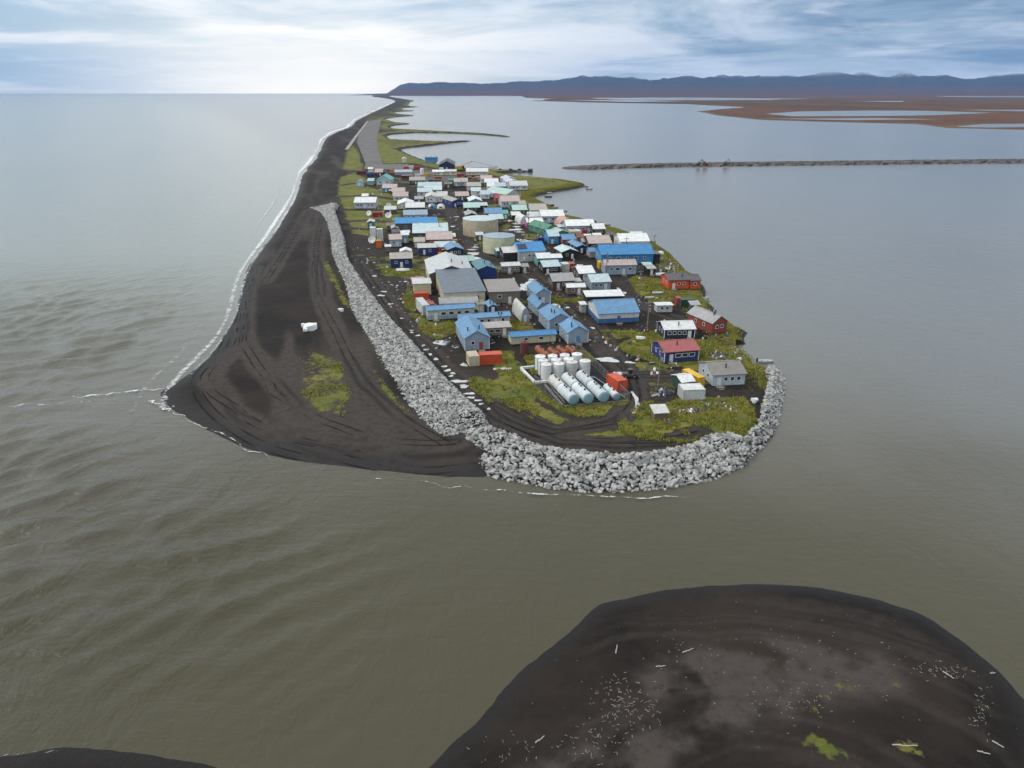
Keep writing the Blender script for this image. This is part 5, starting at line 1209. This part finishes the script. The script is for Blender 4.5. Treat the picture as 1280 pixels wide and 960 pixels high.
def barge():
    p0, p1 = at(531.5, 205.6, .5), at(547, 205.6, .5); w = p1[0] - p0[0]; e = empty('barge', ((p0[0] + p1[0]) / 2, p0[1], .0), R(4), 'bright blue barge moored at the far lagoon shore', 'barge')
    MB().prism([(-w/2, -.4), (w/2 - 3.5, -.4), (w/2, 3.0), (w/2, 5.0), (-w/2, 5.0)], 'y', 0, 9).build('hull', paint('ltblue'), e)
    MB().box(-w/2 - .1, w/2 + .1, -.1, 9.1, 4.9, 7.0).build('bulwark', paint('sky'), e); MB().box(-w/2 + .6, w/2 - .6, .6, 8.4, 6.9, 7.06).build('deck', paint('ltblue', 'plain'), e)
    for x in (-w/2 + 1, 0, w/2 - 1): MB().tube((x, .3, 7), (x, .3, 8), .18, n=6).build('bollard', DARKM, e)
barge()
def jetty():
    A, B = at(612, 215.4, 0), at(660, 215, 0); L = B[0] - A[0]; e = empty('jetty', (A[0], A[1], 0), 0, 'low dark jetty reaching out into the lagoon at the far end', 'jetty')
    n = 14
    for i in range(n): MB().box(L * i / n, L * (i + 1) / n - .1, random.uniform(-.3, 0), random.uniform(3.5, 4.5), .2, 1.2 + random.uniform(0, .25)).build('deck_panel', WOOD if i % 3 else DARKM, e)
    for i in range(n + 1): MB().tube((L * i / n, .4, -2), (L * i / n, .4, 1.3), .25, n=6).build('pile', WOOD, e)
    MB().box(L, L + 4, -.8, 6, -.5, 2.6).build('end_block', DARKM, e)
    for x in (.28, .55, .78): MB().prism([(L * x - 2, 1.2), (L * x + 2, 1.2), (L * x + 1.4, 2.6), (L * x - 1, 3.1)], 'y', .8, 3).build('cargo_heap', DARKM, e)
jetty()

# ------------------------------------------------------------------ puddles
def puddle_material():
    t = NT('puddle_painted_sky'); n = t.noise(t.pos(), .8, 3, .5)
    return t.fin(t.mix(t.sm(n, .3, .7), (.42, .42, .41), (.56, .56, .55)), .10, None, .6)  # pale base colour carries the bright sky reflection, painted into the water
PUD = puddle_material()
PUDDLES = [(574.5,476.6,20,4),(580,483,12,4),(580,456,8,4),(550,428.5,13,6),(587,492,12,3),(589,497,8,3),(597,500.5,8,2.4),(601,505,6,2),(611,511,5,2),(560,463,8,3),(566,466.6,7,2.5),(564,470,6,2),(556,458,6,2.4),
 (657,359,20,7),(662,353.6,12,4),(665,349.6,8,2.5),(694,382,12,5.5),(709,384.6,7,1.8),(781,366,5,2),(773,361,5,2.4),(760.5,450,28,5),(749,448.5,8,2.5),(787,453,12,2.5),(592,317,18,2.6),(594.5,323,14,2.6),(602,326.4,9,2.2),(605,329,8,1.8),(590,312,14,1.4),(594,309,10,1.4),
 (645,279.6,10,1.6),(646,283.4,11,1.3),(645,287,16,2.4),(650,290,10,1.2),(649,299.6,9,1.3),(658,301.4,15,1.4),(638,276,6,2),(476,369.5,9,1.8),(480,364.6,8,1.2),(502,398,4,1),(514.6,413,5,1),(514.6,415.6,5,1.4),(522.5,419.4,5,1.8),(620.5,461,8,3),(631.6,460.6,12,3.6),(771.5,467.5,12,6),(529,432,5,2),(533,437,6,2.4),(538,443,5,2.2),(545,449,7,2.4),(716,434,5,2),(741,410,6,2),(612,300,8,1.2),(560,290,6,1),(566,283,7,1),(571,271,6,.9),(541,332,8,1.2),(505,352,9,1.4),(468,345,7,1.2),(488,380,7,1.4)]
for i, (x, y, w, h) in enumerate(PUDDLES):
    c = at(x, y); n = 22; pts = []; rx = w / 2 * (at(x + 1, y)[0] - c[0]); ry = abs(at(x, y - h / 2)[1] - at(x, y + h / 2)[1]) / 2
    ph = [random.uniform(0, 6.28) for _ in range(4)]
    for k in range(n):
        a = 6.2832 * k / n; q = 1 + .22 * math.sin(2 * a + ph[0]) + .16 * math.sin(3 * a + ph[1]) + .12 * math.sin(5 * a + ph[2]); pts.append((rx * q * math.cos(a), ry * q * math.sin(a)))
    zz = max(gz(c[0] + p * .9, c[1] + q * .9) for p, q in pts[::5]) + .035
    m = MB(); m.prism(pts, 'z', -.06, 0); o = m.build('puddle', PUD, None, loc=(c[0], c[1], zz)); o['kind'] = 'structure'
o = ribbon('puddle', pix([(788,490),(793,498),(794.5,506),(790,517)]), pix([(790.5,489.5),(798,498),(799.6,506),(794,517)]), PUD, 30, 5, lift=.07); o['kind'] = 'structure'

# ------------------------------------------------------------------ ice, sacks, scrap, driftwood, grass
ICE = flatmat('old_white_ice', (.78, .80, .81), .55)
def lump(name, label, cat, x, y, wpx, h, mat, a=0, n=3):
    c = at(x, y); s = at(x + 1, y)[0] - c[0]; w = wpx * s; e = empty(name, (c[0], c[1], gz(*c)), R(a), label, cat)
    for k in range(n):
        bm = bmesh.new(); sx = w * (.62 if k == 0 else random.uniform(.18, .34)); ox = 0 if k == 0 else random.uniform(-.55, .3) * w; oy = 0 if k == 0 else random.choice((-1, 1)) * w * .35
        for i in range(26):
            v = Vector((random.gauss(0, 1), random.gauss(0, 1), random.gauss(0, 1))).normalized(); v = Vector([math.copysign(abs(q) ** .5, q) for q in v])
            bm.verts.new((ox + v.x * sx * .5, oy + v.y * sx * .4, h * .4 + v.z * h * .5 * (1 if k == 0 else .6)))
        r = bmesh.ops.convex_hull(bm, input=bm.verts); bmesh.ops.delete(bm, geom=[g for g in r['geom_interior'] if isinstance(g, bmesh.types.BMVert)], context='VERTS'); bmesh.ops.recalc_face_normals(bm, faces=bm.faces)
        me = bpy.data.meshes.new('block'); bm.to_mesh(me); bm.free(); me.materials.append(mat); link(bpy.data.objects.new('block', me), e)
lump('ice_block', 'white slab of old ice lying alone on the dark beach', 'ice', 388, 412, 27, 2.0, ICE, 5, 6)
lump('ice_block', 'small white ice lump beside the foot of the long rock wall', 'ice', 427, 389, 9, 1.1, ICE, 0, 2)
lump('sand_sack', 'heap of white sacks below the pale grey blue house by the right rock wall', 'sacks', 945, 497, 12, 1.5, ICE, 0, 6)
lump('sand_sack', 'heap of white sacks on the shore right of the large blue building', 'sacks', 826, 318, 11, 1.6, ICE, 0, 6)
lump('sand_sack', 'pale net covered heap at the shore below the orange house', 'sacks', 884, 370, 10, 2.2, flatmat('grey_net', (.33, .34, .34), .8), 0, 4)
def colour_mat():
    t = NT('mixed_scrap'); A = t.n('ShaderNodeAttribute', attribute_name='tint'); n = t.noise(t.pos(), 3., 3, .6)
    return t.fin(t.mix(t.math('MULTIPLY', t.sm(n, .4, .7), .5), A.outputs['Color'], (.06, .05, .045)), .6)
SCRAP = colour_mat()
TINTS = [PAL[k] for k in ('white','ltgrey','wood','grey','brown','grey','grey','dgrey','dgrey','black','black','black','wood','wood','brown','rust','black','dgrey','wood','brown','grey','offwhite','navy2','greyblue','brick','dkgreen')]
DARKT = [PAL[k] for k in ('black','black','black','dgrey','dgrey','brown','wood','grey','rust','navy2','white')]
def scrap(name, label, spots, tints=TINTS):
    """spots: x, y, size; many small crates, drums, boards and sledges as one uncountable scatter"""
    V, Q, C = [], [], []; off = 0
    for x, y, sz in spots:
        kind = random.random(); z = gz(x, y)
        if kind < .45: l, w, h = sz * random.uniform(.6, 1.3), sz * random.uniform(.4, .9), sz * random.uniform(.3, .8)
        elif kind < .75: l, w, h = sz * random.uniform(1.3, 2.6), sz * random.uniform(.3, .8), sz * random.uniform(.08, .3)
        else: l, w, h = sz * .6, sz * .6, sz * .9
        a = random.uniform(0, 3.14); ca, sa = math.cos(a), math.sin(a); tp = random.uniform(.55, 1.)
        tl = random.uniform(-.12, .12)
        n = 4 if kind < .75 else 6
        b = [(math.cos(6.2832 * (k + .5) / n) * .7, math.sin(6.2832 * (k + .5) / n) * .7) for k in range(n)]
        for zz, t in ((-.1, 1), (h, tp)):
            for p, q in b: V.append((x + (p * ca * l - q * sa * w) * t, y + (p * sa * l + q * ca * w) * t, z + zz + p * tl * l))
        for k in range(n): j = (k + 1) % n; Q.append((off + k, off + j, off + n + j, off + n + k))
        if n == 4: Q.append((off + 4, off + 5, off + 6, off + 7))
        else: Q += [(off + 6, off + 7, off + 8, off + 9), (off + 6, off + 9, off + 10, off + 11)]
        c = random.choice(tints); C += [(*c, 1)] * (2 * n); off += 2 * n
    o = np_mesh(name, np.array(V), np.array(Q), SCRAP, {'tint': np.array(C)}, smooth=False); tag(o, label, kind='stuff')
VILL = [(455,222),(520,224),(600,226),(650,238),(668,252),(700,275),(750,292),(800,305),(840,330),(865,350),(880,385),(905,405),(925,430),(930,450),(905,470),(870,470),(800,470),(780,440),(735,437),(640,425),(560,440),(530,400),(500,350),(470,310),(440,280)]
def spots(n, poly, smin, smax, far=1.):
    xs = [p[0] for p in poly]; ys = [p[1] for p in poly]; out = []
    while len(out) < n:
        x, y = random.uniform(min(xs), max(xs)), min(ys) + (max(ys) - min(ys)) * random.random() ** 1.1
        if inside(np.array([x]), np.array([y]), poly)[0]:
            c = at(x, y)
            if vnoise(np.array([c[0] / 9]), np.array([c[1] / 14]), 5)[0] < .42: continue
            out.append((*c, random.uniform(smin, smax) * (1 + far * max(0, (c[1] - 250) / 400))))
    return out
scrap('scrap_scatter', 'scattered crates, sledges, drums and boards between the village houses', spots(1150, VILL, .35, 1.0, .8))
def heap(x, y, w, h, n, smin, smax): return [(*at(x + random.gauss(0, w / 4), y + random.gauss(0, h / 4)), random.uniform(smin, smax)) for _ in range(n)]
scrap('scrap_heap', 'black heap of worn machines and tyres left of the white container on the lawn', heap(831, 490, 30, 12, 70, .4, .9), DARKT)
scrap('scrap_heap', 'dark heap of scrap in the middle of the near lawn', heap(864, 514, 34, 8, 80, .3, .8), DARKT)
scrap('scrap_heap', 'green netting and scrap left on the near lawn', heap(834, 529, 16, 8, 30, .3, .7), DARKT)
scrap('scrap_heap', 'grey heap of scrap right of the royal blue house', heap(900, 443, 24, 10, 70, .3, .9), DARKT)
scrap('scrap_heap', 'boards and white bits on the brown patch below the pale grey blue house', heap(900, 505, 44, 14, 60, .25, .7))
scrap('scrap_heap', 'driftwood and scrap along the brushy shore behind the salmon arched hut', heap(735, 281, 50, 6, 80, .8, 2.), DARKT)
scrap('scrap_heap', 'boats gear and boards on the shore right of the large blue building', heap(838, 333, 24, 16, 50, .6, 1.4))
scrap('scrap_heap', 'pale boards and scrap strewn along the road beside the long rock wall', [(*at(x, y), random.uniform(.3, .9)) for x, y in [(random.uniform(0, 1), 0)] * 0 + [(440 + t * 120 + random.gauss(0, 5), 305 + t * 130 + random.gauss(0, 9)) for t in np.random.rand(140)]])
def log(label, x, y, L, a, r=.075):
    c = at(x, y, 1.5); e = bpy.data.objects.new('driftwood_log', None); link(e); e.location = (c[0], c[1], gz(*c) + r * .7); e.rotation_euler = (0, 0, R(a)); tag(e, label, 'driftwood', 'driftwood logs on the foreground gravel bar')
    m = MB(); k = 7; pts = [Vector((-L/2 + L * i / k, math.sin(i * 1.3) * .05 * L * .3, random.uniform(-.02, .05))) for i in range(k + 1)]
    for i in range(k): m.tube(pts[i], pts[i + 1], r * (1 - .06 * i), r * (1 - .06 * (i + 1)), n=7)
    m.build('trunk', DRIFT, e, .8); MB().tube(pts[2], pts[2] + Vector((.2, .12, .05)), r * .5, .02, n=5).build('branch_stub', DRIFT, e)
for q in (('short bleached log on the upper left of the gravel bar',771,808,1.5,75),('bleached log at the left end of the pale gravel streak',860,813,1.6,25),('bleached log near the bottom left of the gravel bar',675,921,1.3,40),('longest straight bleached log, at the bottom right',1131,932,2.6,-3),('short tilted log at the lower right corner of the gravel bar',1249,926,1.1,-50),
   ('bleached log just left of the lower right corner log',1231,937,1.2,-20),('pale log on the upper right of the gravel bar',1186,841,1.3,-60),('tiny pale log at the right edge of the gravel bar',1244,832,.7,10),('thin log left of the pale gravel streak',826,833,1.2,8)): log(*q)
def sticks():
    V, T = [], []
    def add(x, y, n, w, h, l):
        for _ in range(n):
            px, py = x + random.gauss(0, w / 2), y + random.gauss(0, h / 2); c = at(px, py, 1.6)
            if c[1] > 104 or c[1] < 41: continue
            z = gz(*c)
            if z < .4: continue
            a = random.uniform(0, 3.14); L = random.uniform(.3, 1.) * l; r = random.uniform(.012, .03); b = len(V); dx, dy = math.cos(a), math.sin(a)
            for t in (-.5, .5):
                for ox, oz in ((-r, 0), (r, 0), (0, 1.8 * r)): V.append((c[0] + dx * L * t - dy * ox, c[1] + dy * L * t + dx * ox, z + oz + .01))
            T.extend([(b, b+1, b+4, b+3), (b+1, b+2, b+5, b+4), (b+2, b, b+3, b+5)])
    for q in ((785,885,90,40,36,.5),(765,860,40,30,20,.4),(742,925,50,40,24,.45),(1180,835,45,46,12,.5),(1228,880,40,14,36,.45),(1005,872,60,60,40,.3),(1000,860,70,420,90,.22),(900,800,40,260,40,.25),(960,812,30,200,14,.3),(640,935,30,50,30,.4)): add(*[q[0], q[1], q[2], q[3], q[4], q[5]])
    o = np_mesh('driftwood_litter', np.array(V), np.array(T), DRIFT, smooth=False); tag(o, 'fine driftwood litter strewn over the foreground gravel bar', kind='stuff')
sticks()
def grass_material():
    t = NT('grass_blades'); a = t.noise(t.pos(), .5, 4, .6); b = t.noise(t.pos(), 6., 2, .6)
    c = t.mix(t.sm(a, .35, .65), (.16, .20, .034), (.32, .275, .060)); c = t.mix(t.math('MULTIPLY', t.sm(b, .5, .75), .5), c, (.22, .16, .07))
    return t.fin(c, .8, None, .2)
def tufts(n):
    V = []; allp = [p for k, p in GRASS]; wts = []
    for k, p in GRASS:
        q = np.array(p); ok = q[:, 1].mean() < 300; ar = .5 * abs(np.dot(q[:, 0], np.roll(q[:, 1], 1)) - np.dot(q[:, 1], np.roll(q[:, 0], 1))); wts.append(ar * k * ok)
    tot = sum(wts); P = []
    for (k, p), w in zip(GRASS, wts):
        m = int(n * w / tot * 2.2); q = np.array(p)
        if not m: continue
        x = np.random.uniform(q[:, 0].min(), q[:, 0].max(), m); y = np.random.uniform(q[:, 1].min(), q[:, 1].max(), m)
        ok = inside(x, y, p) & (fbm(x, y, 3.5, 3, 77) > .41 + (1 - k) * .22); P.append(np.stack([x[ok], y[ok]], 1))
    m = n // 2; S_ = resample(LAG_W[:40], m); x = S_[:, 0] - np.random.uniform(.5, 11, m); y = S_[:, 1] + np.random.normal(0, 3, m); ok = sdist(x, y, SHORE) > .8; P.append(np.stack([x[ok], y[ok]], 1))
    P = np.concatenate(P); z = land(P[:, 0], P[:, 1])[0]; N = len(P)
    for b in range(4):
        a = np.random.uniform(0, 6.283, N); L = np.random.uniform(.18, .5, N); w = np.random.uniform(.05, .13, N); ox, oy = np.random.normal(0, .18, (2, N)); dx, dy = np.cos(a), np.sin(a)
        bx, by = P[:, 0] + ox, P[:, 1] + oy
        V.append(np.stack([np.stack([bx - dy * w, by + dx * w, z - .03], 1), np.stack([bx + dy * w, by - dx * w, z - .03], 1), np.stack([bx + dx * L * .6, by + dy * L * .6, z + L], 1)], 1))
    V = np.concatenate(V).reshape(-1, 3); o = np_mesh('grass_tufts', V, np.arange(len(V)).reshape(-1, 3), grass_material(), smooth=False); tag(o, 'long yellow green grass on the near village lawns', kind='stuff')
tufts(36000)

# ------------------------------------------------------------------ haze
def haze():
    m = MB(); m.box(-29500, 29500, -29500, 29500, -12, 1100); o = m.build('haze', None)
    t = bpy.data.materials.new('thin_sea_haze'); t.use_nodes = True; nt = t.node_tree; nt.nodes.clear()
    v = nt.nodes.new('ShaderNodeVolumePrincipled'); v.inputs['Color'].default_value = (.30, .56, 1., 1); v.inputs['Density'].default_value = 2.3e-5; v.inputs['Anisotropy'].default_value = .2
    u = nt.nodes.new('ShaderNodeOutputMaterial'); nt.links.new(v.outputs[0], u.inputs['Volume']); o.data.materials.append(t)
    tag(o, 'thin bluish sea haze', kind='stuff')
haze()
